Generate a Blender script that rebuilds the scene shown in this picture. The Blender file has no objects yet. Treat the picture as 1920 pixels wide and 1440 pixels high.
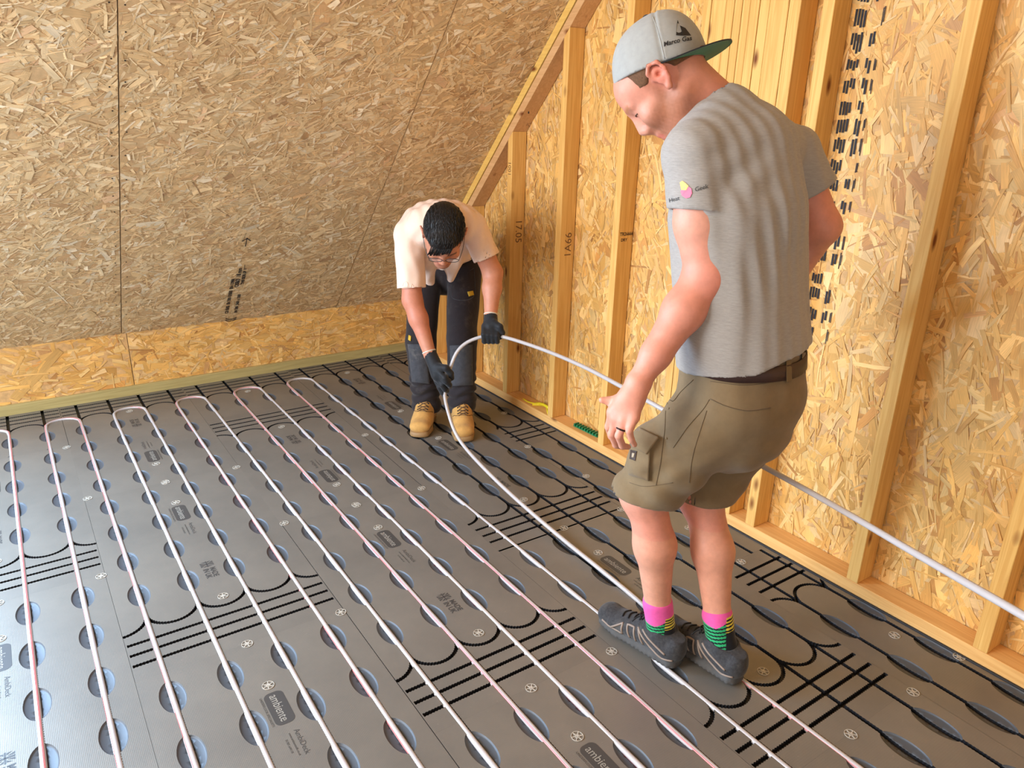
import bpy, bmesh, math, random
import numpy as np
from mathutils import Vector, Matrix
from mathutils.geometry import delaunay_2d_cdt

rng = np.random.default_rng(7)
random.seed(7)
SC = bpy.context.scene
COL = SC.collection

# ------------------------------------------------------------------ camera
YAW, PITCH, ROLL = 0.607708, 0.346489, 0.025612
CAMP = np.array([0.286726, -0.829100, 1.477771])
FPX = 1379.91
_fw = np.array([math.sin(YAW)*math.cos(PITCH), math.cos(YAW)*math.cos(PITCH), -math.sin(PITCH)])
_rt = np.array([math.cos(YAW), -math.sin(YAW), 0.0])
_up = np.cross(_rt, _fw)
CR = _rt*math.cos(ROLL) + _up*math.sin(ROLL)
CU = -_rt*math.sin(ROLL) + _up*math.cos(ROLL)
CF = _fw
LAT = np.array([math.cos(YAW), -math.sin(YAW), 0.0])      # level axis running to the right
DEP = np.array([math.sin(YAW), math.cos(YAW), 0.0])       # level axis running away
ZUP = np.array([0.0, 0.0, 1.0])
cam = bpy.data.cameras.new('camera')
cam.sensor_width = 36.0
cam.lens = FPX/1920*36.0
cam.clip_start = 0.02
camo = bpy.data.objects.new('camera', cam)
COL.objects.link(camo)
M = Matrix(((CR[0], CU[0], -CF[0], CAMP[0]), (CR[1], CU[1], -CF[1], CAMP[1]), (CR[2], CU[2], -CF[2], CAMP[2]), (0, 0, 0, 1)))
camo.matrix_world = M
SC.camera = camo

def at(u, v, d):
    """world point seen at u, v (1920x1440 frame) standing d metres away, measured level"""
    r = (u-960)/FPX*CR - (v-720)/FPX*CU + CF
    return CAMP + r*(d/(r @ DEP))

def psc(p):
    """metres per pixel at a world point"""
    return float((np.asarray(p)-CAMP) @ CF)/FPX

# ------------------------------------------------------------------ light
SC.view_settings.view_transform = 'Standard'
SC.view_settings.look = 'None'
SC.view_settings.gamma = 1.0
SC.view_settings.exposure = 0.74
SC.view_settings.use_curve_mapping = False
w = bpy.data.worlds.new('world')
SC.world = w
w.use_nodes = True
w.node_tree.nodes['Background'].inputs[0].default_value = (0.78, 0.86, 1.0, 1)
w.node_tree.nodes['Background'].inputs[1].default_value = 0.35

def area(name, loc, target, sx, sy, power, col):
    l = bpy.data.lights.new(name, 'AREA')
    l.shape = 'RECTANGLE'
    l.size = sx
    l.size_y = sy
    l.energy = power
    l.color = col
    o = bpy.data.objects.new(name, l)
    COL.objects.link(o)
    o.location = loc
    d = Vector(target)-Vector(loc)
    o.rotation_euler = d.to_track_quat('-Z', 'Z').to_euler()
    return o
area('gable_window_daylight', (-2.18, 1.2, 1.5), (1.6, 1.0, 0.6), 3.0, 1.7, 165, (0.90, 0.95, 1.0))
area('roof_window_daylight', (-0.75, 2.50, 1.28), (-0.75, 1.46, 0.28), 0.92, 1.25, 105, (0.42, 0.67, 1.0))
area('rear_fill_light', (-0.9, -2.5, 2.1), (0.6, 1.5, 0.9), 2.2, 1.2, 48, (1.0, 0.97, 0.92))  # soft fill added from behind the camera; no window is built there

# ------------------------------------------------------------------ helpers
def lin(r, g, b):
    f = lambda c: (c/255/12.92) if c/255 <= 0.04045 else ((c/255+0.055)/1.055)**2.4
    return (f(r), f(g), f(b), 1.0)

def mesh_np(name, V, F, mat=None, smooth=False):
    """mesh from arrays; F is (n,k) ints"""
    V = np.asarray(V, dtype=np.float32).reshape(-1, 3)
    F = np.asarray(F, dtype=np.int32)
    me = bpy.data.meshes.new(name)
    me.vertices.add(len(V))
    me.vertices.foreach_set('co', V.ravel())
    n, k = F.shape
    me.loops.add(n*k)
    me.loops.foreach_set('vertex_index', F.ravel())
    me.polygons.add(n)
    me.polygons.foreach_set('loop_start', np.arange(n, dtype=np.int32)*k)
    me.polygons.foreach_set('loop_total', np.full(n, k, dtype=np.int32))
    if smooth:
        me.polygons.foreach_set('use_smooth', np.ones(n, dtype=bool))
    if mat is not None:
        me.materials.append(mat)
    me.update(calc_edges=True)
    me.validate()
    return me

def link(name, me, parent=None, label=None, cat=None, group=None, kind=None, loc=None):
    o = bpy.data.objects.new(name, me)
    COL.objects.link(o)
    if parent is not None:
        o.parent = parent
    if loc is not None:
        o.location = loc
    for k, v in (('label', label), ('category', cat), ('group', group), ('kind', kind)):
        if v:
            o[k] = v
    return o

def box_data(lo, hi, bev=0.0015):
    """bevelled box as one closed hull"""
    bm = bmesh.new()
    bmesh.ops.create_cube(bm, size=1)
    lo = np.array(lo, float)
    hi = np.array(hi, float)
    for v in bm.verts:
        for i in range(3):
            v.co[i] = lo[i] if v.co[i] < 0 else hi[i]
    if bev:
        bmesh.ops.bevel(bm, geom=bm.edges[:], offset=bev, segments=1, affect='EDGES')
    return bm

def bm_mesh(name, bm, mat, smooth=False):
    me = bpy.data.meshes.new(name)
    bmesh.ops.recalc_face_normals(bm, faces=bm.faces[:])
    bm.to_mesh(me)
    bm.free()
    if mat is not None:
        me.materials.append(mat)
    if smooth:
        for p in me.polygons:
            p.use_smooth = True
    return me

def box(name, lo, hi, mat, parent=None, bev=0.0015, **kw):
    return link(name, bm_mesh(name, box_data(lo, hi, bev), mat), parent, **kw)

def prism_x(name, poly, x0, x1, mat, parent=None, bev=0.001, **kw):
    """polygon in (y,z) extruded along x"""
    bm = bmesh.new()
    a = [bm.verts.new((x0, y, z)) for y, z in poly]
    b = [bm.verts.new((x1, y, z)) for y, z in poly]
    bm.faces.new(a)
    bm.faces.new(b[::-1])
    n = len(poly)
    for i in range(n):
        bm.faces.new((a[i], b[i], b[(i+1) % n], a[(i+1) % n]))
    if bev:
        bmesh.ops.bevel(bm, geom=bm.edges[:], offset=bev, segments=1, affect='EDGES')
    return link(name, bm_mesh(name, bm, mat), parent, **kw)

def catmull(P, step=0.01):
    P = np.asarray(P, float)
    Q = np.vstack([2*P[0]-P[1], P, 2*P[-1]-P[-2]])
    out = []
    for i in range(1, len(Q)-2):
        p0, p1, p2, p3 = Q[i-1], Q[i], Q[i+1], Q[i+2]
        n = max(2, int(np.linalg.norm(p2[:3]-p1[:3])/step))
        for t in np.arange(n)/n:
            out.append(0.5*((2*p1)+(-p0+p2)*t+(2*p0-5*p1+4*p2-p3)*t*t+(-p0+3*p1-3*p2+p3)*t**3))
    out.append(Q[-2])
    return np.array(out)

def tube_data(P, r, n=12, arc=None, tw=None):
    """tube along P (m,3); r scalar or (m,); arc=(a0,a1,segs) keeps only a strip of it, tw = twist per point"""
    P = np.asarray(P, float)
    m = len(P)
    r = np.full(m, r) if np.isscalar(r) else np.asarray(r)
    T = np.gradient(P, axis=0)
    T /= np.linalg.norm(T, axis=1)[:, None]+1e-12
    N = np.zeros_like(T)
    u = np.cross(T[0], ZUP)
    if np.linalg.norm(u) < 1e-3:
        u = np.array([1.0, 0, 0])
    N[0] = u/np.linalg.norm(u)
    for i in range(1, m):
        a = N[i-1]-T[i]*(N[i-1] @ T[i])
        N[i] = a/(np.linalg.norm(a)+1e-12)
    B = np.cross(T, N)
    if arc is None:
        ang = np.arange(n)/n*2*np.pi
        closed = True
    else:
        ang = np.linspace(arc[0], arc[1], arc[2]+1)
        closed = False
    A = ang[None, :]+(0 if tw is None else np.asarray(tw)[:, None])
    V = P[:, None, :]+r[:, None, None]*(np.cos(A)[..., None]*N[:, None, :]+np.sin(A)[..., None]*B[:, None, :])
    k = len(ang)
    V = V.reshape(-1, 3)
    i = np.arange(m-1)[:, None]*k
    j = np.arange(k if closed else k-1)[None, :]
    j2 = (j+1) % k
    F = np.stack([i+j, i+j2, i+k+j2, i+k+j], -1).reshape(-1, 4)
    if closed:
        c0, c1 = len(V), len(V)+1
        V = np.vstack([V, P[0], P[-1]])
        jj = np.arange(k)
        F = np.vstack([F, np.stack([np.full(k, c0), (jj+1) % k, jj, jj], -1)[:, [0, 1, 2, 2]]])
        F = np.vstack([F, np.stack([np.full(k, c1), (m-1)*k+jj, (m-1)*k+(jj+1) % k, (m-1)*k+(jj+1) % k], -1)])
    return V, F

def mesh_q(name, V, F, mat, smooth=True):
    """quads where a repeated last index means a triangle"""
    F = np.asarray(F)
    me = bpy.data.meshes.new(name)
    faces = [tuple(f[:3]) if f[2] == f[3] else tuple(f) for f in F.tolist()]
    me.from_pydata(np.asarray(V).tolist(), [], faces)
    if mat is not None:
        me.materials.append(mat)
    me.polygons.foreach_set('use_smooth', np.full(len(faces), smooth, dtype=bool))
    me.update()
    return me

def tube(name, P, r, mat, parent=None, n=10, **kw):
    V, F = tube_data(P, r, n)
    return link(name, mesh_q(name, V, F, mat), parent, **kw)

class MB:
    """collects loose geometry for one mesh"""
    def __init__(self):
        self.v = []
        self.f = []
    def add(self, V, F):
        o = len(self.v)
        self.v += [tuple(map(float, p)) for p in V]
        self.f += [tuple(dict.fromkeys(int(i)+o for i in f)) for f in F]
    def box(self, lo, hi):
        x0, y0, z0 = lo
        x1, y1, z1 = hi
        self.add([(x0, y0, z0), (x1, y0, z0), (x1, y1, z0), (x0, y1, z0), (x0, y0, z1), (x1, y0, z1), (x1, y1, z1), (x0, y1, z1)],
                 [(3, 2, 1, 0), (4, 5, 6, 7), (0, 1, 5, 4), (1, 2, 6, 5), (2, 3, 7, 6), (3, 0, 4, 7)])
    def mesh(self, name, mat, smooth=False):
        me = bpy.data.meshes.new(name)
        me.from_pydata(self.v, [], self.f)
        if mat is not None:
            me.materials.append(mat)
        if smooth:
            me.polygons.foreach_set('use_smooth', np.ones(len(self.f), dtype=bool))
        me.update()
        return me

def text_data(s, size=1.0, align='CENTER', shear=0.0, bold=0.0, width=1.0):
    cu = bpy.data.curves.new('lettering', 'FONT')
    cu.body = s
    cu.size = size
    cu.align_x = align
    cu.align_y = 'CENTER'
    cu.shear = shear
    cu.offset = bold
    cu.resolution_u = 3
    o = bpy.data.objects.new('lettering', cu)
    COL.objects.link(o)
    dg = bpy.context.evaluated_depsgraph_get()
    dg.update()
    me = o.evaluated_get(dg).to_mesh()
    V = np.array([v.co[:] for v in me.vertices]).reshape(-1, 3)
    F = [tuple(p.vertices) for p in me.polygons]
    o.to_mesh_clear()
    bpy.data.objects.remove(o)
    bpy.data.curves.remove(cu)
    if len(V):
        V[:, 0] *= width
    return V, F

# ------------------------------------------------------------------ materials
def new_mat(name):
    m = bpy.data.materials.new(name)
    m.use_nodes = True
    nt = m.node_tree
    b = nt.nodes['Principled BSDF']
    return m, nt, b

def nd(nt, typ, **kw):
    n = nt.nodes.new(typ)
    for k, v in kw.items():
        if k.startswith('_'):
            setattr(n, k[1:], v)
        else:
            n.inputs[k].default_value = v
    return n

def plain(name, col, rough=0.6, metal=0.0, spec=0.5, bump=0.0, bscale=200.0, var=0.0, vscale=8.0, sub=0.0, sheen=0.0):
    m, nt, b = new_mat(name)
    b.inputs['Base Color'].default_value = col
    b.inputs['Roughness'].default_value = rough
    b.inputs['Metallic'].default_value = metal
    b.inputs['Specular IOR Level'].default_value = spec
    if sheen:
        b.inputs['Sheen Weight'].default_value = sheen
    if sub:
        b.inputs['Subsurface Weight'].default_value = sub
        b.inputs['Subsurface Radius'].default_value = (1.0, 0.35, 0.2)
        b.inputs['Subsurface Scale'].default_value = 0.01
    tc = nd(nt, 'ShaderNodeTexCoord')
    if bump:
        no = nd(nt, 'ShaderNodeTexNoise', Scale=bscale, Detail=3.0)
        bp = nd(nt, 'ShaderNodeBump', Strength=bump, Distance=0.002)
        nt.links.new(tc.outputs['Object'], no.inputs['Vector'])
        nt.links.new(no.outputs[0], bp.inputs['Height'])
        nt.links.new(bp.outputs[0], b.inputs['Normal'])
    if var:
        n2 = nd(nt, 'ShaderNodeTexNoise', Scale=vscale, Detail=5.0, Roughness=0.6)
        nt.links.new(tc.outputs['Object'], n2.inputs['Vector'])
        mr = nd(nt, 'ShaderNodeMapRange', **{'From Min': 0.3, 'From Max': 0.7, 'To Min': 1-var, 'To Max': 1+var})
        nt.links.new(n2.outputs[0], mr.inputs[0])
        mx = nd(nt, 'ShaderNodeVectorMath', _operation='SCALE')
        mx.inputs[0].default_value = col[:3]
        nt.links.new(mr.outputs[0], mx.inputs['Scale'])
        nt.links.new(mx.outputs[0], b.inputs['Base Color'])
    return m

def timber_mat(name, c1, c2, axis=2, knots=True, seed=0.0):
    m, nt, b = new_mat(name)
    tc = nd(nt, 'ShaderNodeTexCoord')
    oi = nd(nt, 'ShaderNodeObjectInfo')
    ad = nd(nt, 'ShaderNodeVectorMath', _operation='MULTIPLY_ADD')
    ad.inputs[1].default_value = (1, 1, 1)
    cb = nd(nt, 'ShaderNodeCombineXYZ')
    ml = nd(nt, 'ShaderNodeMath', _operation='MULTIPLY')
    ml.inputs[1].default_value = 13.0
    nt.links.new(oi.outputs['Random'], ml.inputs[0])
    for i in range(3):
        nt.links.new(ml.outputs[0], cb.inputs[i])
    nt.links.new(tc.outputs['Object'], ad.inputs[0])
    nt.links.new(cb.outputs[0], ad.inputs[2])
    sc = [38.0, 38.0, 38.0]
    sc[axis] = 1.6
    mp = nd(nt, 'ShaderNodeMapping')
    mp.inputs['Scale'].default_value = sc
    nt.links.new(ad.outputs[0], mp.inputs[0])
    n1 = nd(nt, 'ShaderNodeTexNoise', Scale=1.0, Detail=3.0, Distortion=0.6)
    nt.links.new(mp.outputs[0], n1.inputs['Vector'])
    wv = nd(nt, 'ShaderNodeMath', _operation='MULTIPLY')
    wv.inputs[1].default_value = 26.0
    nt.links.new(n1.outputs[0], wv.inputs[0])
    sn = nd(nt, 'ShaderNodeMath', _operation='SINE')
    nt.links.new(wv.outputs[0], sn.inputs[0])
    sc2 = [260.0]*3
    sc2[axis] = 6.0
    mp2 = nd(nt, 'ShaderNodeMapping')
    mp2.inputs['Scale'].default_value = sc2
    nt.links.new(ad.outputs[0], mp2.inputs[0])
    n2 = nd(nt, 'ShaderNodeTexNoise', Scale=1.0, Detail=2.0)
    nt.links.new(mp2.outputs[0], n2.inputs['Vector'])
    a1 = nd(nt, 'ShaderNodeMapRange', **{'From Min': -1.0, 'From Max': 1.0, 'To Min': 0.0, 'To Max': 0.45})
    nt.links.new(sn.outputs[0], a1.inputs[0])
    a2 = nd(nt, 'ShaderNodeMath', _operation='MULTIPLY_ADD')
    a2.inputs[1].default_value = 0.5
    nt.links.new(n2.outputs[0], a2.inputs[0])
    nt.links.new(a1.outputs[0], a2.inputs[2])
    a3 = nd(nt, 'ShaderNodeMath', _operation='SUBTRACT')
    a3.inputs[1].default_value = 0.15
    nt.links.new(a2.outputs[0], a3.inputs[0])
    mix = nd(nt, 'ShaderNodeMix', _data_type='RGBA')
    mix.inputs[6].default_value = c1
    mix.inputs[7].default_value = c2
    nt.links.new(a3.outputs[0], mix.inputs[0])
    last = mix.outputs[2]
    if knots:
        sc3 = [11.0]*3
        sc3[axis] = 4.5
        mp3 = nd(nt, 'ShaderNodeMapping')
        mp3.inputs['Scale'].default_value = sc3
        nt.links.new(ad.outputs[0], mp3.inputs[0])
        vo = nd(nt, 'ShaderNodeTexVoronoi', Scale=1.0)
        nt.links.new(mp3.outputs[0], vo.inputs['Vector'])
        mr = nd(nt, 'ShaderNodeMapRange', **{'From Min': 0.06, 'From Max': 0.17, 'To Min': 1.0, 'To Max': 0.0})
        nt.links.new(vo.outputs['Distance'], mr.inputs[0])
        mk = nd(nt, 'ShaderNodeMix', _data_type='RGBA')
        mk.inputs[7].default_value = lin(120, 62, 22)
        nt.links.new(mr.outputs[0], mk.inputs[0])
        nt.links.new(last, mk.inputs[6])
        last = mk.outputs[2]
    nt.links.new(last, b.inputs['Base Color'])
    b.inputs['Roughness'].default_value = 0.62
    b.inputs['Specular IOR Level'].default_value = 0.3
    bp = nd(nt, 'ShaderNodeBump', Strength=0.25, Distance=0.0006)
    nt.links.new(n2.outputs[0], bp.inputs['Height'])
    nt.links.new(bp.outputs[0], b.inputs['Normal'])
    return m

def osb_mat(name, rough=0.5):
    """colour of each strand comes from the mesh; grain runs along the strand by its uv"""
    m, nt, b = new_mat(name)
    at_ = nd(nt, 'ShaderNodeAttribute', _attribute_name='strand')
    uv = nd(nt, 'ShaderNodeUVMap', _uv_map='grain')
    mp = nd(nt, 'ShaderNodeMapping')
    mp.inputs['Scale'].default_value = (14.0, 420.0, 1.0)
    nt.links.new(uv.outputs[0], mp.inputs[0])
    no = nd(nt, 'ShaderNodeTexNoise', Scale=1.0, Detail=3.0, Roughness=0.65)
    nt.links.new(mp.outputs[0], no.inputs['Vector'])
    mr = nd(nt, 'ShaderNodeMapRange', **{'From Min': 0.25, 'From Max': 0.75, 'To Min': 0.80, 'To Max': 1.16})
    nt.links.new(no.outputs[0], mr.inputs[0])
    sc = nd(nt, 'ShaderNodeVectorMath', _operation='SCALE')
    nt.links.new(at_.outputs['Color'], sc.inputs[0])
    nt.links.new(mr.outputs[0], sc.inputs['Scale'])
    nt.links.new(sc.outputs[0], b.inputs['Base Color'])
    b.inputs['Roughness'].default_value = rough
    b.inputs['Specular IOR Level'].default_value = 0.35
    bp = nd(nt, 'ShaderNodeBump', Strength=0.35, Distance=0.0012)
    nt.links.new(no.outputs[0], bp.inputs['Height'])
    nt.links.new(bp.outputs[0], b.inputs['Normal'])
    return m

def strands(name, parent, O, U, V, N, w, h, n, length, width, pal, wts, mat, bias=0.0, spread=1.6, sliver=0.5, clip=None, seed=0):
    """layer of flat wood flakes pressed on a board of w x h with corner O and axes U, V, normal N"""
    r = np.random.default_rng(seed)
    O, U, V, N = map(lambda a: np.asarray(a, float), (O, U, V, N))
    L = length*np.exp(r.normal(0, 0.38, n))
    W = width*np.exp(r.normal(0, 0.5, n))
    big = r.random(n) > sliver
    W = np.where(big, W, W*0.28)
    L = np.where(big, L, L*0.8)
    W = np.minimum(W, L*0.55)
    th = np.where(r.random(n) < 0.62, bias+r.normal(0, spread/4, n), r.uniform(-math.pi/2, math.pi/2, n))
    cx = r.random(n)*w
    cy = r.random(n)*h
    if clip is not None:
        k = clip(cx, cy)
        L, W, th, cx, cy, big = L[k], W[k], th[k], cx[k], cy[k], big[k]
        n = len(L)
    order = np.argsort(big*-1+r.normal(0, 0.45, n))
    L, W, th, cx, cy, big = L[order], W[order], th[order], cx[order], cy[order], big[order]
    z = np.linspace(0.0002, 0.0032, n)+r.normal(0, 0.0002, n).clip(-0.0002, 0.0004)
    s = np.array([-0.5, 0.0, 0.5])
    x = s[None, :]*L[:, None]
    top = W[:, None]*(0.5+r.normal(0, 0.09, (n, 3)))
    bot = -W[:, None]*(0.5+r.normal(0, 0.09, (n, 3)))
    bend = r.normal(0, 0.02, (n, 1))*L[:, None]*np.array([[0, 1, 0]])
    xs = np.concatenate([x+r.normal(0, 0.10, (n, 3))*W[:, None], x+r.normal(0, 0.10, (n, 3))*W[:, None]], 1)
    ys = np.concatenate([bot+bend, top+bend], 1)
    c, q = np.cos(th)[:, None], np.sin(th)[:, None]
    px = (cx[:, None]+xs*c-ys*q).clip(0.0005, w-0.0005)
    py = (cy[:, None]+xs*q+ys*c).clip(0.0005, h-0.0005)
    tilt = r.normal(0, 0.012, (n, 1))*xs+r.normal(0, 0.05, (n, 1))*ys+r.normal(0, 0.0002, (n, 6))
    pz = (z[:, None]+tilt.clip(-0.0011, 0.0011)).clip(0.0001, 0.0046)
    P = O+px[..., None]*U+py[..., None]*V+pz[..., None]*N
    base = np.arange(n)[:, None]*6
    F = np.concatenate([base+np.array([[0, 1, 4, 3]]), base+np.array([[1, 2, 5, 4]])], 1).reshape(-1, 4)
    me = mesh_np(name, P.reshape(-1, 3), F, mat)
    pal = np.array([lin(*p) for p in pal])
    ci = r.choice(len(pal), n, p=np.array(wts)/sum(wts))
    c4 = (pal[ci]*0.68+pal[0]*0.32)*np.exp(r.normal(0, 0.09, n))[:, None]
    c4[:, 3] = 1
    ca = me.color_attributes.new('strand', 'FLOAT_COLOR', 'POINT')
    ca.data.foreach_set('color', (np.repeat(c4, 6, 0)*np.array([1, 1, 1, 0])*np.exp(r.normal(-0.03, 0.09, (n*6, 1)))+np.array([0, 0, 0, 1])).astype(np.float32).ravel())
    uvl = me.uv_layers.new(name='grain')
    off = r.random((n, 2))*50
    uvv = np.stack([xs+off[:, :1], ys+off[:, 1:]], -1).reshape(-1, 2)
    uvl.data.foreach_set('uv', uvv[F.ravel()].astype(np.float32).ravel())
    return link(name, me, parent, kind='stuff')

# ------------------------------------------------------------------ the room
XG = 2.53            # osb face of the gable wall
XI = 2.44            # inner face of its studs
YK = 3.46            # osb face of the knee wall
T = 1.045            # slope of the roof
ZK = 0.345
KP = ZK+T*YK         # roof plane: z + T*y = KP
YTOP = 0.70
ZTOP = KP-T*YTOP
XL = -2.3
YF = -3.0

m_timber = timber_mat('pale spruce timber', lin(236, 190, 112), lin(208, 148, 72))
m_timber_y = timber_mat('pale spruce timber laid level', lin(236, 186, 116), lin(212, 150, 82), axis=1)
m_timber_r = timber_mat('pinkish spruce timber', lin(218, 172, 122), lin(196, 146, 92), axis=1)
m_green = timber_mat('treated greenish timber', lin(186, 168, 112), lin(160, 142, 88), axis=0, knots=False)
m_board = plain('pressed board core', lin(208, 164, 108), 0.7, var=0.2, vscale=40)
m_board_roof = plain('pale pressed board core', lin(212, 178, 132), 0.7, var=0.12, vscale=60)
m_osb_roof = osb_mat('pale strand board', 0.42)
m_osb_wall = osb_mat('strand board toned by warm light', 0.5)
m_dark = plain('dark joint', lin(40, 30, 22), 0.9)
m_ink = plain('black ink', lin(28, 28, 34), 0.7)
m_pencil = plain('pencil line', lin(120, 84, 50), 0.7)
m_plaster = plain('bare board lining', lin(215, 180, 130), 0.8, var=0.1)

PAL_ROOF = [(238, 208, 160), (226, 190, 138), (244, 222, 182), (214, 174, 122), (190, 142, 94), (250, 236, 208), (150, 102, 64), (218, 176, 138)]
W_ROOF = [34, 28, 18, 11, 4.5, 8, 1.0, 3]
PAL_WALL = [(228, 178, 104), (222, 168, 88), (238, 198, 130), (210, 152, 76), (190, 126, 62), (230, 194, 140), (156, 98, 50), (208, 154, 102)]  # golden cast: warm light on the gable wall is put into these colours
W_WALL = [34, 28, 18, 13, 4, 8, 1.0, 3]


# roof slope: boards 1.2 m wide running up the slope
ceiling = link('ceiling', None, kind='structure', label='sloping strand-board underside of the roof on the left')
ln = math.hypot(1, T)
US = np.array([0, -1/ln, T/ln])          # up the slope
NS = np.array([0, -T/ln, -1/ln])         # out of the slope, into the room
LS = (YK-YTOP)*ln
seams = [XL, -0.478, 0.722, 1.922, XG]
for i in range(4):
    x0, x1 = seams[i]+0.0018, seams[i+1]-0.0018
    O = np.array([x0, YK, ZK])
    bm = bmesh.new()
    bmesh.ops.create_cube(bm, size=1)
    for v in bm.verts:
        a = x0 if v.co.x < 0 else x1
        s = 0.0 if v.co.y < 0 else LS
        t = -0.012 if v.co.z < 0 else 0.0
        v.co = Vector(np.array([a, YK, ZK])+US*s+NS*t)
    bd = link('osb_board', bm_mesh('osb_board', bm, m_board_roof), ceiling)
    vis = 0 if i == 0 else 1
    n = int((x1-x0)*LS/0.00036*(1.0 if vis else 0.15))
    strands('wood_strand', bd, O, [1, 0, 0], US, NS, x1-x0, LS, n, 0.060, 0.0135, PAL_ROOF, W_ROOF, m_osb_roof, bias=0.55, spread=2.0, seed=20+i)
# dark backing so that the joints read
bm = bmesh.new()
bmesh.ops.create_cube(bm, size=1)
for v in bm.verts:
    a = XL if v.co.x < 0 else XG
    s = -0.02 if v.co.y < 0 else LS
    t = -0.05 if v.co.z < 0 else -0.0125
    v.co = Vector(np.array([a, YK, ZK])+US*s+NS*t)
link('roof_backing', bm_mesh('roof_backing', bm, m_dark), ceiling)
# nail heads either side of the first joint
mb = MB()
for sx in (-0.022, 0.022):
    for k in range(26):
        c = np.array([0.722+sx+rng.normal(0, 0.003), YK, ZK])+US*(0.18+k*0.115+rng.normal(0, 0.012))+NS*0.0042
        a = np.arange(6)/6*2*np.pi
        V = c+0.0035*(np.cos(a)[:, None]*np.array([1, 0, 0])+np.sin(a)[:, None]*US)
        mb.add(V, [tuple(range(6))[::-1]])
link('nail_head', mb.mesh('nail_head', m_dark), ceiling, kind='stuff')
# flat top lining and the slope behind, outside the picture
box('lining', (XL, -YTOP-0.6, ZTOP), (XG, YTOP, ZTOP+0.03), m_plaster, ceiling)
bm = bmesh.new()
vs = [bm.verts.new(p) for p in ((XL, -YTOP-0.6, ZTOP), (XG, -YTOP-0.6, ZTOP), (XG, YF, ZTOP-(YF*-1-YTOP-0.6)*T), (XL, YF, ZTOP-(YF*-1-YTOP-0.6)*T))]
bm.faces.new(vs)
bmesh.ops.solidify(bm, geom=bm.faces[:], thickness=0.03)
link('lining', bm_mesh('lining', bm, m_plaster), ceiling)

# roof window out of the picture to the left
window2 = link('window_2', None, kind='structure')
m_wframe = plain('white window frame', lin(235, 235, 232), 0.4)
def on_slope(x0, x1, s0, s1, t0, t1, name, mat):
    bm = bmesh.new()
    bmesh.ops.create_cube(bm, size=1)
    for v in bm.verts:
        v.co = Vector(np.array([x0 if v.co.x < 0 else x1, YK, ZK])+US*(s0 if v.co.y < 0 else s1)+NS*(t0 if v.co.z < 0 else t1))
    return link(name, bm_mesh(name, bm, mat), window2)
for x0, x1, s0, s1 in ((-1.3, -0.2, 0.55, 0.61), (-1.3, -0.2, 1.95, 2.01), (-1.3, -1.24, 0.61, 1.95), (-0.26, -0.2, 0.61, 1.95)):
    on_slope(x0, x1, s0, s1, 0.003, 0.03, 'window_frame', m_wframe)
# printed stamp on the middle roof board (rows of small type, reading up the slope)
def stamp_on_slope(x, s, txt, size, wid=1.0, mat=m_ink, off=0.0):
    V, F = text_data(txt, size, 'LEFT', bold=0.0012, width=wid)
    P = np.array([x, YK, ZK])+US*s+NS*0.0052
    d = US
    e = np.array([1.0, 0, 0])
    W = P+V[:, :1]*d+V[:, 1:2]*e*-1
    return W, [tuple(reversed(f)) for f in F]
mb = MB()
for dx, s0, t, sz in ((-0.030, 0.085, 'CE 0502  EN 300 OSB/3  EN 13986', 0.024), (-0.004, 0.34, 'OSB/3  18 mm', 0.03), (0.020, 0.085, 'EN 300  2400 x 1200', 0.022),
                      (0.024, 0.36, 'THIS SIDE UP  F****', 0.022)):
    mb.add(*stamp_on_slope(1.285+dx, s0, t, sz, 0.95))
# arrow and the round bars at its foot
P0 = np.array([1.285, YK, ZK])+NS*0.0052
def poly_slope(pts):
    mb.add([P0+np.array([1., 0, 0])*x+US*s for x, s in pts], [tuple(range(len(pts)))])
poly_slope([(-0.002, 0.69), (0.002, 0.69), (0.002, 0.755), (-0.002, 0.755)])
poly_slope([(0.0, 0.760), (0.022, 0.735), (0.019, 0.731), (0.0, 0.752)])
poly_slope([(0.0, 0.760), (0.0, 0.752), (-0.019, 0.731), (-0.022, 0.735)])
for s0 in (0.012, 0.03):
    for k in range(8):
        a0, a1 = math.pi*(1.15+0.7*k/8), math.pi*(1.15+0.7*(k+1)/8)
        poly_slope([(0.03*math.cos(a0), s0+0.022+0.03*math.sin(a0)), (0.03*math.cos(a1), s0+0.022+0.03*math.sin(a1)),
                    (0.037*math.cos(a1), s0+0.022+0.037*math.sin(a1)), (0.037*math.cos(a0), s0+0.022+0.037*math.sin(a0))])
link('printed_stamp', mb.mesh('printed_stamp', m_ink), ceiling, label='black printed stamp with an arrow')

# knee wall
wall_back = link('wall_back', None, kind='structure', label='low strand-board knee wall under the roof slope')
for x0, x1, sd in ((XL, 0.7435, 31), (0.7465, XG-0.002, 32)):
    bd = box('osb_board', (x0, YK, 0.0), (x1, YK+0.015, ZK+0.012), m_board, wall_back, bev=0.0)
    strands('wood_strand', bd, (x0, YK, 0.045), [1, 0, 0], [0, 0, 1], [0, -1, 0], x1-x0, ZK-0.040, int((x1-x0)*0.31/0.00055*(0.5 if x0 < 0 else 1)), 0.085, 0.024,
            PAL_WALL, W_WALL, m_osb_wall, bias=0.0, spread=1.4, seed=sd)
box('wall_backing', (XL, YK+0.016, -0.05), (XG, YK+0.05, ZK+0.02), m_dark, wall_back)
box('baseboard_back', (XL, YK-0.022, -0.004), (XI-0.002, YK-0.001, 0.052), m_green, kind='structure', label='greenish treated batten along the foot of the knee wall')

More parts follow.
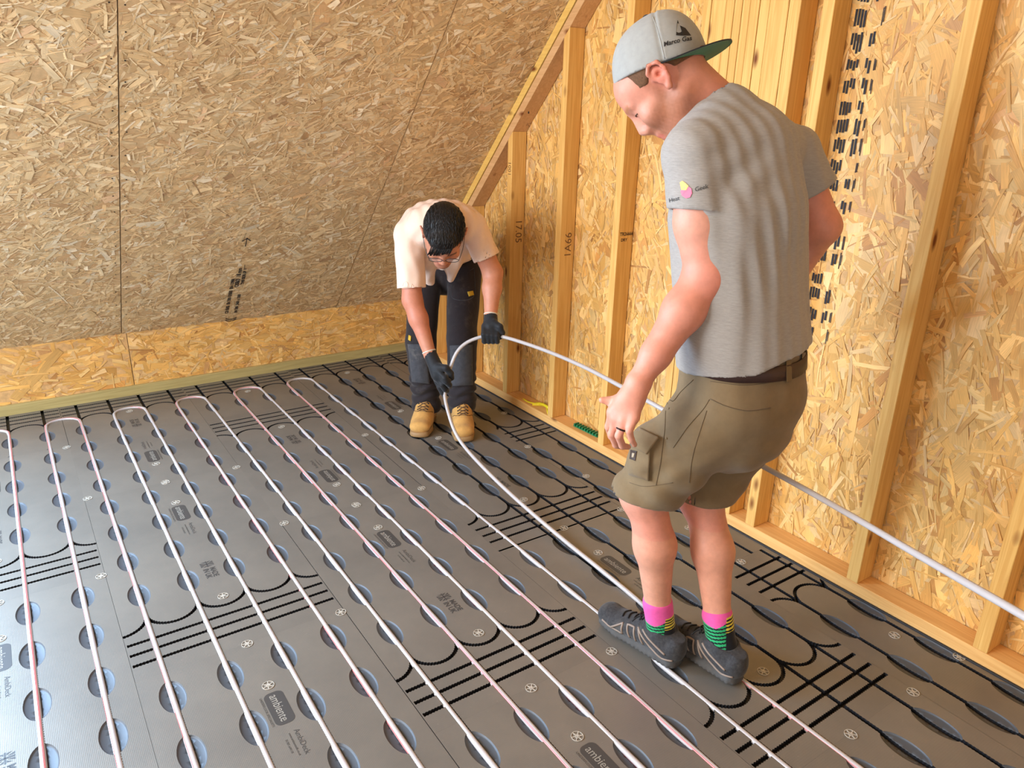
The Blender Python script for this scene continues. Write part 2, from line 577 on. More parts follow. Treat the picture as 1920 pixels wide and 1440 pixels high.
# gable wall
wall_right = link('wall_right', None, kind='structure', label='timber stud gable wall sheathed with strand board toned by warm light')
ZW = 2.95
bseam = [YF, -0.47, 0.73, 1.93, YK]
for i in range(4):
    y0, y1 = bseam[i]+0.0015, bseam[i+1]-0.0015
    poly = [(y0, -0.03), (y1, -0.03)]
    za, zb = min(ZW, KP-T*y1), min(ZW, KP-T*y0)
    poly += [(y1, za+0.02)]
    if zb == ZW and za < ZW:
        poly += [((KP-ZW)/T, ZW)]
    poly += [(y0, zb)]
    bd = prism_x('osb_board', poly, XG, XG+0.012, m_board, wall_right, bev=0)
    if i == 0:
        hh, dens = 2.4, 0.25
    else:
        hh, dens = 2.75, 1.0
    cl = (lambda cx, cy, y0=y0: (cy < KP-T*(y0+cx)-0.01))
    far = i == 3
    strands('wood_strand', bd, (XG, y0, 0.0), [0, 1, 0], [0, 0, 1], [-1, 0, 0], y1-y0, hh, int((y1-y0)*hh/(0.00062 if not far else 0.0005)*dens),
            0.100 if not far else 0.075, 0.030 if not far else 0.018, PAL_WALL, W_WALL, m_osb_wall, bias=1.45, spread=1.5, clip=cl, seed=41+i)
box('wall_backing', (XG+0.013, YF, -0.05), (XG+0.05, YK+0.05, 3.0), m_dark, wall_right)
link('sole_plate', bm_mesh('sole_plate', box_data((XI, YF, 0.0), (XG-0.005, YK-0.03, 0.045)), m_timber_y), wall_right)
def stud(y0, y1, x0=XI, x1=XG-0.005, mat=m_timber):
    ztop = lambda y: min(2.7, KP-0.122-T*y)
    prism_x('stud', [(y0, 0.0455), (y1, 0.0455), (y1, ztop(y1)), (y0, ztop(y0))], x0, x1, mat, wall_right, bev=0.0015)
for y0, y1 in ((3.135, 3.175), (2.700, 2.740), (2.317, 2.356), (1.902, 1.941), (1.508, 1.547), (0.645, 0.685), (0.222, 0.262), (-0.185, -0.145), (-0.590, -0.550), (-1.0, -0.96)):
    stud(y0, y1)
# packed group of studs behind the nearer man
for y0, y1 in ((0.762, 0.804), (0.806, 0.878), (0.880, 0.917), (0.919, 0.955), (0.957, 0.988), (0.990, 1.021), (1.023, 1.057), (1.059, 1.122), (1.124, 1.160)):
    dx = random.uniform(-0.0015, 0.0015)
    stud(y0, y1, x0=XI+dx)
# doubled rafter following the slope
def rafter(o0, o1, mat, dx):
    ya, yb = YTOP-0.25, YK-0.14
    prism_x('rafter', [(yb, KP-o0-T*yb), (yb, KP-o1-T*yb), (ya, KP-o1-T*ya), (ya, KP-o0-T*ya)], XI+dx, XG-0.004, mat, wall_right)
m_raf1 = timber_mat('yellow batten timber', lin(232, 190, 104), lin(214, 166, 84), axis=1)
rafter(0.004, 0.056, m_raf1, 0.0)
rafter(0.064, 0.120, m_timber_r, 0.002)
box('rafter_gap', (XI+0.012, 2.2, 1.5), (XI+0.014, 2.21, 1.51), m_dark, wall_right)

# handwriting on the studs: text laid on the side faces (facing the camera) or inner faces
def wall_text(name, s, size, c, right, up, n, mat, parent=wall_right, bold=0.0, width=1.0, **kw):
    V, F = text_data(s, size, 'CENTER', bold=bold, width=width)
    right, up, n = map(lambda a: np.asarray(a, float), (right, up, n))
    W = np.asarray(c)+V[:, :1]*right+V[:, 1:2]*up+n*0.0006
    mb = MB()
    mb.add(W, F)
    return link(name, mb.mesh(name, mat), parent, **kw)
wall_text('pencil_mark', '17.05', 0.055, (2.49, 2.317, 0.93), [0, 0, -1], [1, 0, 0], [0, -1, 0], m_pencil)
wall_text('pencil_mark', '1A66', 0.055, (2.49, 1.902, 0.92), [0, 0, 1], [-1, 0, 0], [0, -1, 0], m_pencil)
wall_text('pencil_mark', '1001', 0.035, (XI, 2.337, 1.24), [0, 0, -1], [0, -1, 0], [-1, 0, 0], m_pencil)
wall_text('printed_stamp', 'TR26666', 0.02, (2.487, 1.508, 1.025), [1, 0, 0], [0, 0, 1], [0, -1, 0], m_ink, bold=0.0004)
wall_text('printed_stamp', 'DRY', 0.018, (2.475, 1.508, 1.0), [1, 0, 0], [0, 0, 1], [0, -1, 0], m_ink, bold=0.0004)
wall_text('pencil_mark', 'IC', 0.03, (2.50, (KP-0.120-1.45)/T-0.02, 1.45), [1, 0, 0], US, NS, m_pencil)
# tall black stencil running down the sheathing: blocks of bars
mb = MB()
r = np.random.default_rng(5)
z = 2.05
while z > 0.80:
    hgt = r.uniform(0.035, 0.055)
    for col_, (ya, wd, p) in enumerate(((0.628, 0.040, 1.0), (0.568, 0.020, 0.75), (0.540, 0.008, 0.5))):
        if r.random() > p:
            continue
        nb = 4 if col_ == 0 else 2
        for k in range(nb):
            y = ya-wd*k/nb
            zz = z-r.uniform(0, 0.01)
            h2 = hgt*r.uniform(0.6, 1.0)
            mb.add([(XG-0.0046, y, zz), (XG-0.0046, y-wd/nb*0.72, zz), (XG-0.0046, y-wd/nb*0.72, zz-h2), (XG-0.0046, y, zz-h2)], [(0, 1, 2, 3)])
    z -= hgt+r.uniform(0.008, 0.022)
link('printed_stamp', mb.mesh('printed_stamp', m_ink), wall_right, label='black stencilled bars running down the sheathing')

# left wall with the window that lights the room, rear wall
wall_left = link('wall_left', None, kind='structure')
WY0, WY1, WZ0, WZ1 = -0.4, 2.8, 0.55, 2.35
mb = MB()
for lo, hi in (((XL-0.1, YF, 0), (XL, YK, WZ0)), ((XL-0.1, YF, WZ1), (XL, YK, 3.2)), ((XL-0.1, YF, WZ0), (XL, WY0, WZ1)), ((XL-0.1, WY1, WZ0), (XL, YK, WZ1))):
    mb.box(lo, hi)
link('lining', mb.mesh('lining', m_plaster), wall_left)
window = link('window_1', None, kind='structure')
m_frame = plain('white window frame', lin(235, 235, 232), 0.4)
mb = MB()
for lo, hi in (((XL-0.08, WY0, WZ0), (XL-0.02, WY1, WZ0+0.06)), ((XL-0.08, WY0, WZ1-0.06), (XL-0.02, WY1, WZ1)), ((XL-0.08, WY0, WZ0+0.06), (XL-0.02, WY0+0.06, WZ1-0.06)),
               ((XL-0.08, WY1-0.06, WZ0+0.06), (XL-0.02, WY1, WZ1-0.06)), ((XL-0.08, 1.17, WZ0+0.06), (XL-0.02, 1.23, WZ1-0.06))):
    mb.box(lo, hi)
link('window_frame', mb.mesh('window_frame', m_frame), window)

# ------------------------------------------------------------------ floor panels
def foil_mat():
    m, nt, b = new_mat('grey foil faced panel')
    tc = nd(nt, 'ShaderNodeTexCoord')
    n1 = nd(nt, 'ShaderNodeTexNoise', Scale=2.2, Detail=6.0, Roughness=0.6)
    nt.links.new(tc.outputs['Object'], n1.inputs['Vector'])
    mix = nd(nt, 'ShaderNodeMix', _data_type='RGBA')
    mix.inputs[6].default_value = lin(134, 128, 118)
    mix.inputs[7].default_value = lin(116, 111, 103)
    mr = nd(nt, 'ShaderNodeMapRange', **{'From Min': 0.35, 'From Max': 0.7})
    nt.links.new(n1.outputs[0], mr.inputs[0])
    nt.links.new(mr.outputs[0], mix.inputs[0])
    # fine scuffs
    n3 = nd(nt, 'ShaderNodeTexNoise', Scale=60.0, Detail=4.0, Roughness=0.7)
    nt.links.new(tc.outputs['Object'], n3.inputs['Vector'])
    mr3 = nd(nt, 'ShaderNodeMapRange', **{'From Min': 0.66, 'From Max': 0.8, 'To Max': 0.35})
    nt.links.new(n3.outputs[0], mr3.inputs[0])
    mx3 = nd(nt, 'ShaderNodeMix', _data_type='RGBA')
    mx3.inputs[7].default_value = lin(190, 180, 165)
    nt.links.new(mr3.outputs[0], mx3.inputs[0])
    nt.links.new(mix.outputs[2], mx3.inputs[6])
    nt.links.new(mx3.outputs[2], b.inputs['Base Color'])
    b.inputs['Metallic'].default_value = 0.38
    r1 = nd(nt, 'ShaderNodeMapRange', **{'To Min': 0.40, 'To Max': 0.52})
    nt.links.new(n1.outputs[0], r1.inputs[0])
    nt.links.new(r1.outputs[0], b.inputs['Roughness'])
    mp = nd(nt, 'ShaderNodeMapping')
    mp.inputs['Scale'].default_value = (260.0, 170.0, 1.0)
    nt.links.new(tc.outputs['Object'], mp.inputs[0])
    vo = nd(nt, 'ShaderNodeTexVoronoi', Scale=1.0, _voronoi_dimensions='2D')
    vo.inputs['Randomness'].default_value = 0.0
    nt.links.new(mp.outputs[0], vo.inputs['Vector'])
    bp = nd(nt, 'ShaderNodeBump', Strength=0.4, Distance=0.0006)
    nt.links.new(vo.outputs['Distance'], bp.inputs['Height'])
    nt.links.new(bp.outputs[0], b.inputs['Normal'])
    return m
m_foil = foil_mat()
m_dish = plain('slate grey pressed foil', lin(82, 85, 89), 0.52, 0.25, 0.4, bump=0.1, bscale=90)
m_groove = plain('dark graphite foam', lin(26, 26, 29), 0.55)
m_print = plain('dark grey print', lin(66, 63, 60), 0.5)
m_print_hi = plain('foil coloured lettering', lin(152, 146, 134), 0.5)

GW = 0.0066      # half width of a groove
DR, DL = 0.0330, 0.0660      # dish half width and half length
PW = 0.6
def gen_panel(length, width, grid, x0=0.0, y0=0.0):
    """panel in local x 0..width, y 0..length; plain end at y=0, grid end at y=length (when grid). x0,y0: cropped away"""
    chs = [0.075+0.15*k for k in range(4)]
    chs = [c-x0 for c in chs if x0-0.02 < c < x0+width+0.02]
    nd_ = 4 if grid else 5
    dishes = [(c, 0.108+0.224*k-y0) for c in chs for k in range(nd_)]
    dishes = [d for d in dishes if -DL < d[1] < length+DL]
    full = 1.2-y0
    yt = [full-0.07, full-0.12, full-0.17] if grid else []
    arcs = []
    if grid:
        yc = full-0.295
        for c in [0.0-x0+0.15*k for k in range(5)]:
            if -0.08 < c < width+0.08:
                arcs.append((c, yc))
    E = []
    V = []
    def poly(pts, closed=False):
        o = len(V)
        V.extend(pts)
        n = len(pts)
        for i in range(n-1):
            E.append((o+i, o+i+1))
        if closed:
            E.append((o+n-1, o))
    def clampseg(pts):
        out = []
        cur = []
        for p in pts:
            if 0.0 <= p[0] <= width and 0.0 <= p[1] <= length:
                cur.append(p)
            else:
                if len(cur) > 1:
                    out.append(cur)
                cur = []
        if len(cur) > 1:
            out.append(cur)
        for c in out:
            poly(c)
    teeth = 0.0018
    def toothed(n):
        return np.array([teeth if i % 2 else -teeth*0.4 for i in range(n)])
    # outline
    poly([(0, 0), (width, 0), (width, length), (0, length)], True)
    # longitudinal grooves
    for c in chs:
        for s in (-1, 1):
            ys = np.arange(0, length+1e-6, 0.0045)
            ys[-1] = length
            t = toothed(len(ys))*0.55
            clampseg([(c+s*(GW+t[i]), ys[i]) for i in range(len(ys))])
    for y in yt:
        for s in (-1, 1):
            xs = np.arange(0.004, width-0.003, 0.0045)
            t = toothed(len(xs))
            clampseg([(xs[i], y+s*(GW*0.82+t[i])) for i in range(len(xs))])
        for xx in (0.004, width-0.004):
            poly([(xx, y-GW*0.82), (xx, y+GW*0.82)])
    R = 0.075
    for cx, cy in arcs:
        for s in (-1, 1):
            rr = R+s*GW*0.82
            n = int(math.pi*rr/0.0045)
            t = toothed(n+1)
            clampseg([(cx+(rr+s*t[i])*math.cos(math.pi*i/n), cy+(rr+s*t[i])*math.sin(math.pi*i/n)) for i in range(n+1)])
    for dx, dy in dishes:
        for f in (1.0, 0.86, 0.6, 0.3):
            a = np.arange(40)/40*2*np.pi
            pts = [(dx+DR*f*math.cos(q), dy+DL*f*math.sin(q)) for q in a]
            if all(0 <= p[0] <= width and 0 <= p[1] <= length for p in pts):
                poly(pts, True)
            else:
                clampseg(pts+[pts[0]])
    vo, eo, fo, _, _, _ = delaunay_2d_cdt([Vector(p) for p in V], E, [], 0, 1e-6)
    P = np.array([v[:] for v in vo])
    Fa = np.array([f for f in fo if len(f) == 3])
    C = P[Fa].mean(1)
    inside = (C[:, 0] > 0) & (C[:, 0] < width) & (C[:, 1] > 0) & (C[:, 1] < length)
    Fa, C = Fa[inside], C[inside]
    def tooth_w(s):
        ph = (s/0.009) % 1.0
        return -teeth*0.4+(teeth*1.4)*(1-abs(2*ph-1))
    lev = np.zeros(len(C), int)
    for dx, dy in dishes:
        lev[np.hypot((C[:, 0]-dx)/DR, (C[:, 1]-dy)/DL) < 0.998] = 1
    for c in chs:
        lev[np.abs(C[:, 0]-c) < GW+tooth_w(C[:, 1])*0.55] = 2
    for y in yt:
        k = (np.abs(C[:, 1]-y) < GW*0.82+tooth_w(C[:, 0]-0.004)) & (C[:, 0] > 0.004) & (C[:, 0] < width-0.004)
        lev[k] = 2
    for cx, cy in arcs:
        ang = np.arctan2(C[:, 1]-cy, C[:, 0]-cx)
        for s in (1,):
            rr = np.hypot(C[:, 0]-cx, C[:, 1]-cy)
            no = int(math.pi*(R+GW*0.82)/0.0045)
            ni = int(math.pi*(R-GW*0.82)/0.0045)
            to = -teeth*0.4+teeth*1.4*(1-np.abs(2*((ang/math.pi*no/2) % 1.0)-1))
            ti = -teeth*0.4+teeth*1.4*(1-np.abs(2*((ang/math.pi*ni/2) % 1.0)-1))
            k = (rr < R+GW*0.82+to) & (rr > R-GW*0.82-ti) & (C[:, 1] > cy)
            lev[k] = 2
    # heights: vertices are duplicated per level
    dz = np.zeros(len(P))
    for dx, dy in dishes:
        rr = np.hypot((P[:, 0]-dx)/DR, (P[:, 1]-dy)/DL)
        dz = np.where(rr < 1.001, np.minimum(dz, -0.0030-0.0060*(1-np.clip(rr, 0, 1)**2)), dz)
    H = [np.zeros(len(P)), dz, np.full(len(P), -0.0145)]
    vid = {}
    VV = []
    def vget(i, l):
        k = (i, l)
        if k not in vid:
            vid[k] = len(VV)
            VV.append((P[i, 0], P[i, 1], H[l][i]))
        return vid[k]
    faces = []
    mats = []
    edge = {}
    for fi, f in enumerate(Fa.tolist()):
        l = lev[fi]
        a, b_, c = f
        if (P[b_, 0]-P[a, 0])*(P[c, 1]-P[a, 1])-(P[b_, 1]-P[a, 1])*(P[c, 0]-P[a, 0]) < 0:
            a, b_, c = a, c, b_
        faces.append((vget(a, l), vget(b_, l), vget(c, l)))
        mats.append(l)
        for p, q_ in ((a, b_), (b_, c), (c, a)):
            edge.setdefault((min(p, q_), max(p, q_)), []).append((l, p, q_))
    for (i, j), u in edge.items():
        if len(u) == 1:
            l, p, q_ = u[0]
            o = len(VV)
            VV.append((P[p, 0], P[p, 1], -0.0145))
            VV.append((P[q_, 0], P[q_, 1], -0.0145))
            if l != 2:
                faces.append((vget(q_, l), vget(p, l), o, o+1))
                mats.append(3)
        elif u[0][0] != u[1][0]:
            hi, lo = (u[0], u[1]) if u[0][0] < u[1][0] else (u[1], u[0])
            l, p, q_ = hi
            faces.append((vget(q_, l), vget(p, l), vget(p, lo[0]), vget(q_, lo[0])))
            mats.append(3 if lo[0] == 2 else 1)
    me = bpy.data.meshes.new('floor_panel')
    me.from_pydata(VV, [], faces)
    me.materials.append(m_foil)
    me.materials.append(m_dish)
    me.materials.append(m_groove)
    me.polygons.foreach_set('material_index', [min(m_, 2) for m_ in mats])
    me.polygons.foreach_set('use_smooth', [m_ == 1 for m_ in mats])
    me.update()
    return me

floor = link('floor', None, kind='structure', label='floor laid with grey foil-faced heating panels')
box('subfloor', (XL, YF, -0.05), (XG, YK+0.02, -0.0155), m_groove, floor, bev=0)

pm_grid = gen_panel(1.2, 0.6, True)
pm_plain = gen_panel(1.2, 0.6, False)
pm_cut = gen_panel(0.59, 0.6, True, y0=0.61)
pm_c4 = gen_panel(1.2, 0.255, True, x0=0.345)       # used turned round: keeps the edge away from the wall
pm_c4b = gen_panel(1.2, 0.255, True)
pm_c4p = gen_panel(1.2, 0.255, False)
pm_c4cut = gen_panel(0.49, 0.255, True, y0=0.71)

# printed marks, built once in panel coordinates
def rrect(cx, cy, a, b, r, n=6):
    out = []
    for sx, sy, a0 in ((1, 1, 0), (-1, 1, 1), (-1, -1, 2), (1, -1, 3)):
        for k in range(n+1):
            t = (a0+k/n)*math.pi/2
            out.append((cx+sx*(a-r)+r*math.cos(t), cy+sy*(b-r)+r*math.sin(t)))
    return out
def place_text(mb, s, size, cx, cy, z, bold=0.0, width=1.0):
    # text runs toward -y in panel frame 'g' flipped later: x dir = (0,1), up = (-1,0)
    V, F = text_data(s, size, 'CENTER', bold=bold, width=width)
    W = np.stack([cx-V[:, 1], cy+V[:, 0], np.full(len(V), z)], 1)
    mb.add(W, F)
mbp = MB()
pts = rrect(0.300, 0.300, 0.026, 0.064, 0.018)
mbp.add([(x, y, 0.0004) for x, y in pts], [tuple(range(len(pts)))])
place_text(mbp, 'UNDERFLOOR SPECIALISTS', 0.0095, 0.333, 0.300, 0.0004)
place_text(mbp, 'AmbiDeck', 0.021, 0.288, 0.440, 0.0004)
place_text(mbp, 'www.ambienteufh.co.uk', 0.0085, 0.306, 0.440, 0.0004)
place_text(mbp, '01707 649118', 0.0085, 0.320, 0.440, 0.0004)
place_text(mbp, 'MADE', 0.025, 0.290, 0.774, 0.0004, bold=0.0009, width=0.92)
place_text(mbp, 'IN UK', 0.025, 0.312, 0.774, 0.0004, bold=0.0009, width=0.92)
# union flag block
fx, fy, fa, fb = 0.328, 0.755, 0.0, 0.0
def quad(x0, y0, x1, y1, wd):
    d = np.array([x1-x0, y1-y0])
    n_ = np.array([-d[1], d[0]])/np.hypot(*d)*wd/2
    mbp.add([(x0-n_[0], y0-n_[1], 0.0004), (x1-n_[0], y1-n_[1], 0.0004), (x1+n_[0], y1+n_[1], 0.0004), (x0+n_[0], y0+n_[1], 0.0004)], [(0, 1, 2, 3)])
cx, cy, hx, hy = 0.301, 0.716, 0.021, 0.020
for sx in (-1, 1):
    for sy in (-1, 1):
        mbp.add([(cx+sx*0.003, cy+sy*0.009, 0.0004), (cx+sx*0.003, cy+sy*hy*0.8, 0.0004), (cx+sx*hx*0.75, cy+sy*hy*0.9, 0.0004)], [(0, 1, 2) if sx*sy < 0 else (2, 1, 0)])
        mbp.add([(cx+sx*0.005, cy+sy*0.006, 0.0004), (cx+sx*hx, cy+sy*0.006, 0.0004), (cx+sx*hx, cy+sy*hy*0.7, 0.0004)], [(0, 1, 2) if sx*sy > 0 else (2, 1, 0)])
quad(cx-hx, cy, cx+hx, cy, 0.006)
quad(cx, cy-hy, cx, cy+hy, 0.004)
me_print = mbp.mesh('printed_marks', m_print)
mbl = MB()
place_text(mbl, 'ambiente', 0.034, 0.301, 0.300, 0.0007, width=0.84)
me_word = mbl.mesh('printed_word', m_print_hi)

# fixing washer
def washer_mesh():
    mb = MB()
    R1, R2 = 0.0165, 0.0150
    n = 28
    def ring(ra, rb, z0, z1):
        V = []
        for k in range(n):
            a = 2*math.pi*k/n
            c, s = math.cos(a), math.sin(a)
            V += [(ra*c, ra*s, z0), (ra*c, ra*s, z1), (rb*c, rb*s, z1), (rb*c, rb*s, z0)]
        F = []
        for k in range(n):
            o, p = 4*k, 4*((k+1) % n)
            for j in range(3):
                F.append((o+j, p+j, p+j+1, o+j+1))
        mb.add(V, F)
    ring(R1, R2, 0.0003, 0.0016)
    ring(0.0062, 0.0040, 0.0003, 0.0016)
    for k in range(6):
        a = 2*math.pi*k/6+0.3
        d = np.array([math.cos(a), math.sin(a), 0])
        e = np.array([-d[1], d[0], 0])*0.0012
        z0, z1 = np.array([0, 0, 0.0003]), np.array([0, 0, 0.0014])
        p, q_ = d*0.006, d*R2
        mb.add([p-e+z0, q_-e+z0, q_+e+z0, p+e+z0, p-e+z1, q_-e+z1, q_+e+z1, p+e+z1], [(4, 5, 6, 7), (0, 1, 5, 4), (2, 3, 7, 6)])
    # screw head
    V = [(0.0035*math.cos(2*math.pi*k/12), 0.0035*math.sin(2*math.pi*k/12), 0.002) for k in range(12)]
    mb.add(V, [tuple(range(12))])
    return mb.mesh('fixing_washer', m_washer)
m_washer = plain('pale translucent nylon', lin(186, 178, 164), 0.3)
me_washer = washer_mesh()

panels = []
def panel(me, x, y, turned, length, width, marks=True, wash=()):
    """x, y = low corner in the room; turned panels have the plain end at high y"""
    o = link('floor_panel', me, floor)
    if turned:      # plain end away from the camera
        o.location = (x+width, y+length, 0)
        o.rotation_euler = (0, 0, math.pi)
    else:
        o.location = (x, y, 0)
    o.location.x += rng.normal(0, 0.0004)
    o.scale = (0.9982, 0.9999, 1)
    if marks:
        a = link('printed_marks', me_print, o)
        b_ = link('printed_word', me_word, o)
    for wx, wy in wash:
        k = link('fixing_washer', me_washer, o, loc=(wx, wy, 0.0))
        k.rotation_euler = (0, 0, rng.uniform(0, 6))
    panels.append(o)
    return o
WS = ((0.30, 0.205), (0.30, 0.93), (0.012, 0.012), (0.30, 0.004))
for c in range(-1, 4):
    x = -0.225+0.6*c
    if c % 2 == 0 or c == -1:
        rows = [(2.877, 0.59, False, pm_cut), (1.677, 1.2, True, pm_grid), (0.477, 1.2, True, pm_plain), (-0.723, 1.2, True, pm_plain), (-1.923, 1.2, True, pm_plain)] if c <= 0 else \
               [(2.867, 0.59, False, pm_cut), (1.667, 1.2, False, pm_grid), (0.467, 1.2, True, pm_grid), (-0.733, 1.2, True, pm_grid), (-1.933, 1.2, True, pm_plain)]
    else:
        if c == 1:
            rows = [(2.267, 1.2, False, pm_grid), (1.067, 1.2, True, pm_grid), (-0.133, 1.2, True, pm_plain), (-1.333, 1.2, True, pm_plain)]
        else:
            rows = [(2.277, 1.2, False, pm_grid), (1.085, 1.192, True, pm_grid), (-0.115, 1.2, True, pm_grid), (-1.315, 1.2, True, pm_plain)]
    for y, L, tn, me in rows:
        cut = me is pm_cut
        ws = [(a, b_-(0.61 if cut else 0)) for a, b_ in (WS if not cut else ((0.3, 0.93),))]
        o = panel(me, x, y, tn, L, 0.6, marks=not cut, wash=ws if c >= 0 else ())
        if cut:
            pass
x = 2.175
W4 = 0.255
panel(pm_c4cut, x, 2.975, False, 0.49, W4, False)
panel(pm_c4b, x, 1.775, True, 1.2, W4, False, ((0.06, 0.3), (0.1, 0.8)))
panel(pm_c4p, x, 0.575, True, 1.2, W4, False, ((0.2, 0.4), (0.14, 0.95), (0.24, 0.012)))
panel(pm_c4b, x, -0.625, False, 1.2, W4, False, ((0.18, 0.66), (0.10, 1.185), (0.25, 0.5)))
panel(pm_c4b, x, -1.825, True, 1.2, W4, False)
box('edge_strip', (2.431, YF, -0.015), (XI-0.0008, YK-0.03, 0.004), plain('dark foam edging strip', lin(46, 46, 48), 0.7), floor, bev=0.001)

# ------------------------------------------------------------------ heating pipe
m_pipe = plain('white plastic pipe', lin(186, 178, 175), 0.36, 0.0, 0.5)
m_red = plain('red stripe', lin(214, 74, 70), 0.35)
PR = 0.0078
ZP = -0.0042
ylo = -2.2
ARC = 0.0735
yc = 3.172
pts = []
def run(k, up):
    x = 0.15*k
    ys = np.arange(ylo, yc+1e-6, 0.05)
    ys = ys if up else ys[::-1]
    for y in ys:
        pts.append((x, y, ZP+0.0006*math.sin(y*9+k), k))
def bend(x0, x1, y, far):
    c, rad = (x0+x1)/2, abs(x1-x0)/2
    for i in range(1, 12):
        t = math.pi*i/12
        s = -1 if x1 > x0 else 1
        pts.append((c+s*rad*math.cos(t), y+(1 if far else -1)*rad*math.sin(t), ZP+(0.004 if far else 0), -1))
run(0, True)
bend(0, 0.15, yc, True)
for k in range(1, 12):
    if k % 2 == 1:
        run(k, False)
        bend(0.15*k, 0.15*(k+1), ylo, False)
    else:
        run(k, True)
        bend(0.15*k, 0.15*(k+1), yc, True)
# pipe being laid: channel 12, up into the hands and back across the room
x12 = 1.8
for y in np.arange(ylo, 0.56, 0.05):
    pts.append((x12, y, ZP, 12))
n_laid = len(pts)
held = [(x12, 0.62, 0.004), (x12, 0.80, 0.014), (x12, 0.98, 0.022), (x12, 1.22, 0.040), (x12, 1.44, 0.066), (x12, 1.66, 0.108), (x12, 1.775, 0.155), (x12, 1.843, 0.235), (x12, 1.872, 0.31)]
held += [tuple(at(*p)) for p in ((838, 715, 3.085), (845, 688, 3.11), (857, 660, 3.13), (876, 642, 3.14), (905, 631, 3.14), (930, 629, 3.14), (970, 639, 3.04), (1030, 660, 2.86), (1095, 688, 2.62),
                                  (1160, 722, 2.40), (1240, 766, 2.2), (1320, 812, 2.08), (1410, 863, 1.93), (1500, 912, 1.76), (1600, 969, 1.55), (1700, 1028, 1.36), (1800, 1086, 1.2), (1920, 1155, 1.05), (2080, 1250, 0.9), (2300, 1390, 0.75))]
for p in held:
    pts.append((*p, 13))
# near-lying parts keep straight runs: interpolate only between given points
P = np.array([p[:3] for p in pts])
a = P[:n_laid]
b_ = catmull(P[n_laid-1:], 0.012)
PP = np.vstack([a, b_[1:]])
m_ = len(PP)
V, F = tube_data(PP, PR, 14)
pipe = link('heating_pipe', mesh_q('heating_pipe', V, F, m_pipe), label='long white plastic pipe with thin red stripes, laid in loops over the floor', cat='pipe')
# stripe angle per run (0 = side of N, 90 = top)
# direction of the stripe seen along +y: 0 = right side, 90 = top, 180 = left side
TW = {0: 110, 1: 75, 2: 125, 3: 135, 4: 265, 5: 255, 6: 150, 7: 262, 8: 105, 9: 250, 10: 80, 11: 92, 12: 85, 13: 215}
tw = []
for i in range(m_):
    k = pts[i][3] if i < n_laid else 13
    tw.append(k)
# runs laid towards the camera (odd ones) have the frame turned round
ang = np.array([np.nan if int(k) < 0 else (-(180-TW[int(k)]) if int(k) % 2 and int(k) < 12 else -TW[int(k)]) for k in tw], float)
idx = np.arange(m_)
ok = ~np.isnan(ang)
ang = np.interp(idx, idx[ok], ang[ok])
ker = np.ones(9)/9
ang = np.convolve(np.pad(ang, 4, mode='edge'), ker, 'valid')
for a0, a1 in ((-15, -5), (3, 13)):
    V, F = tube_data(PP, PR+0.00018, arc=(math.radians(a0), math.radians(a1), 1), tw=np.radians(ang))
    link('red_stripe', mesh_q('red_stripe', V, F, m_red), pipe, label='thin red printed stripe')

# ------------------------------------------------------------------ loose bits on the sole plate
m_yel = plain('yellow plastic', lin(236, 214, 40), 0.4)
t = link('tape_strip', None, label='yellow plastic tie strips lying loose on the sole plate by the bending man', cat='strip')
t.location = (2.485, 2.05, 0.045)
def loc(pl, base):
    return [np.array(p)-np.array(base) for p in pl]
b0 = (2.485, 2.05, 0.045)
for pl, r_ in (([(2.47, 2.20, .047), (2.455, 2.12, .055), (2.49, 2.02, .062), (2.50, 1.95, .05)], 0.004), ([(2.46, 2.10, .049), (2.50, 2.04, .052), (2.47, 1.98, .049), (2.455, 1.955, .048)], 0.005),
               ([(2.485, 2.10, .050), (2.475, 2.03, .070), (2.468, 1.965, .073)], 0.008)):
    tube('strip', catmull(loc(pl, b0), 0.012), r_, m_yel, t, n=6)
m_grn = plain('dark green plastic', lin(22, 120, 78), 0.4)
t = link('clip_rail', None, label='short green toothed clip rail lying on the sole plate between studs', cat='clip rail')
b0 = (2.485, 1.68, 0.045)
t.location = b0
mb = MB()
mb.box((-0.012, -0.085, 0.0005), (0.012, 0.085, 0.006))
o = link('rail', mb.mesh('rail', m_grn), t)
for k in range(9):
    y = -0.076+k*0.019
    mb = MB()
    mb.box((-0.015, y-0.004, 0.004), (0.015, y+0.004, 0.017))
    link('tooth', mb.mesh('tooth', m_grn), t)
t.rotation_euler = (0, 0, 0.05)

# ------------------------------------------------------------------ smooth solids for bodies and clothes
def unit(a):
    a = np.asarray(a, float)
    return a/(np.linalg.norm(a)+1e-12)

def cone(a, b, ra, rb, k=0.02):
    a, b = np.asarray(a, float), np.asarray(b, float)
    ab = b-a
    L2 = ab @ ab+1e-12
    def f(P):
        t = np.clip(((P-a) @ ab)/L2, 0, 1)
        return np.linalg.norm(P-a-t[:, None]*ab, axis=1)-(ra+(rb-ra)*t)
    return (f, k)

def ell(c, r, ax=None, k=0.02):
    c = np.asarray(c, float)
    r = np.asarray(r, float)
    A = np.eye(3) if ax is None else np.array([unit(a) for a in ax])
    def f(P):
        q = (P-c) @ A.T
        k0 = np.linalg.norm(q/r, axis=1)
        k1 = np.linalg.norm(q/(r*r), axis=1)+1e-9
        return k0*(k0-1)/k1
    return (f, k)

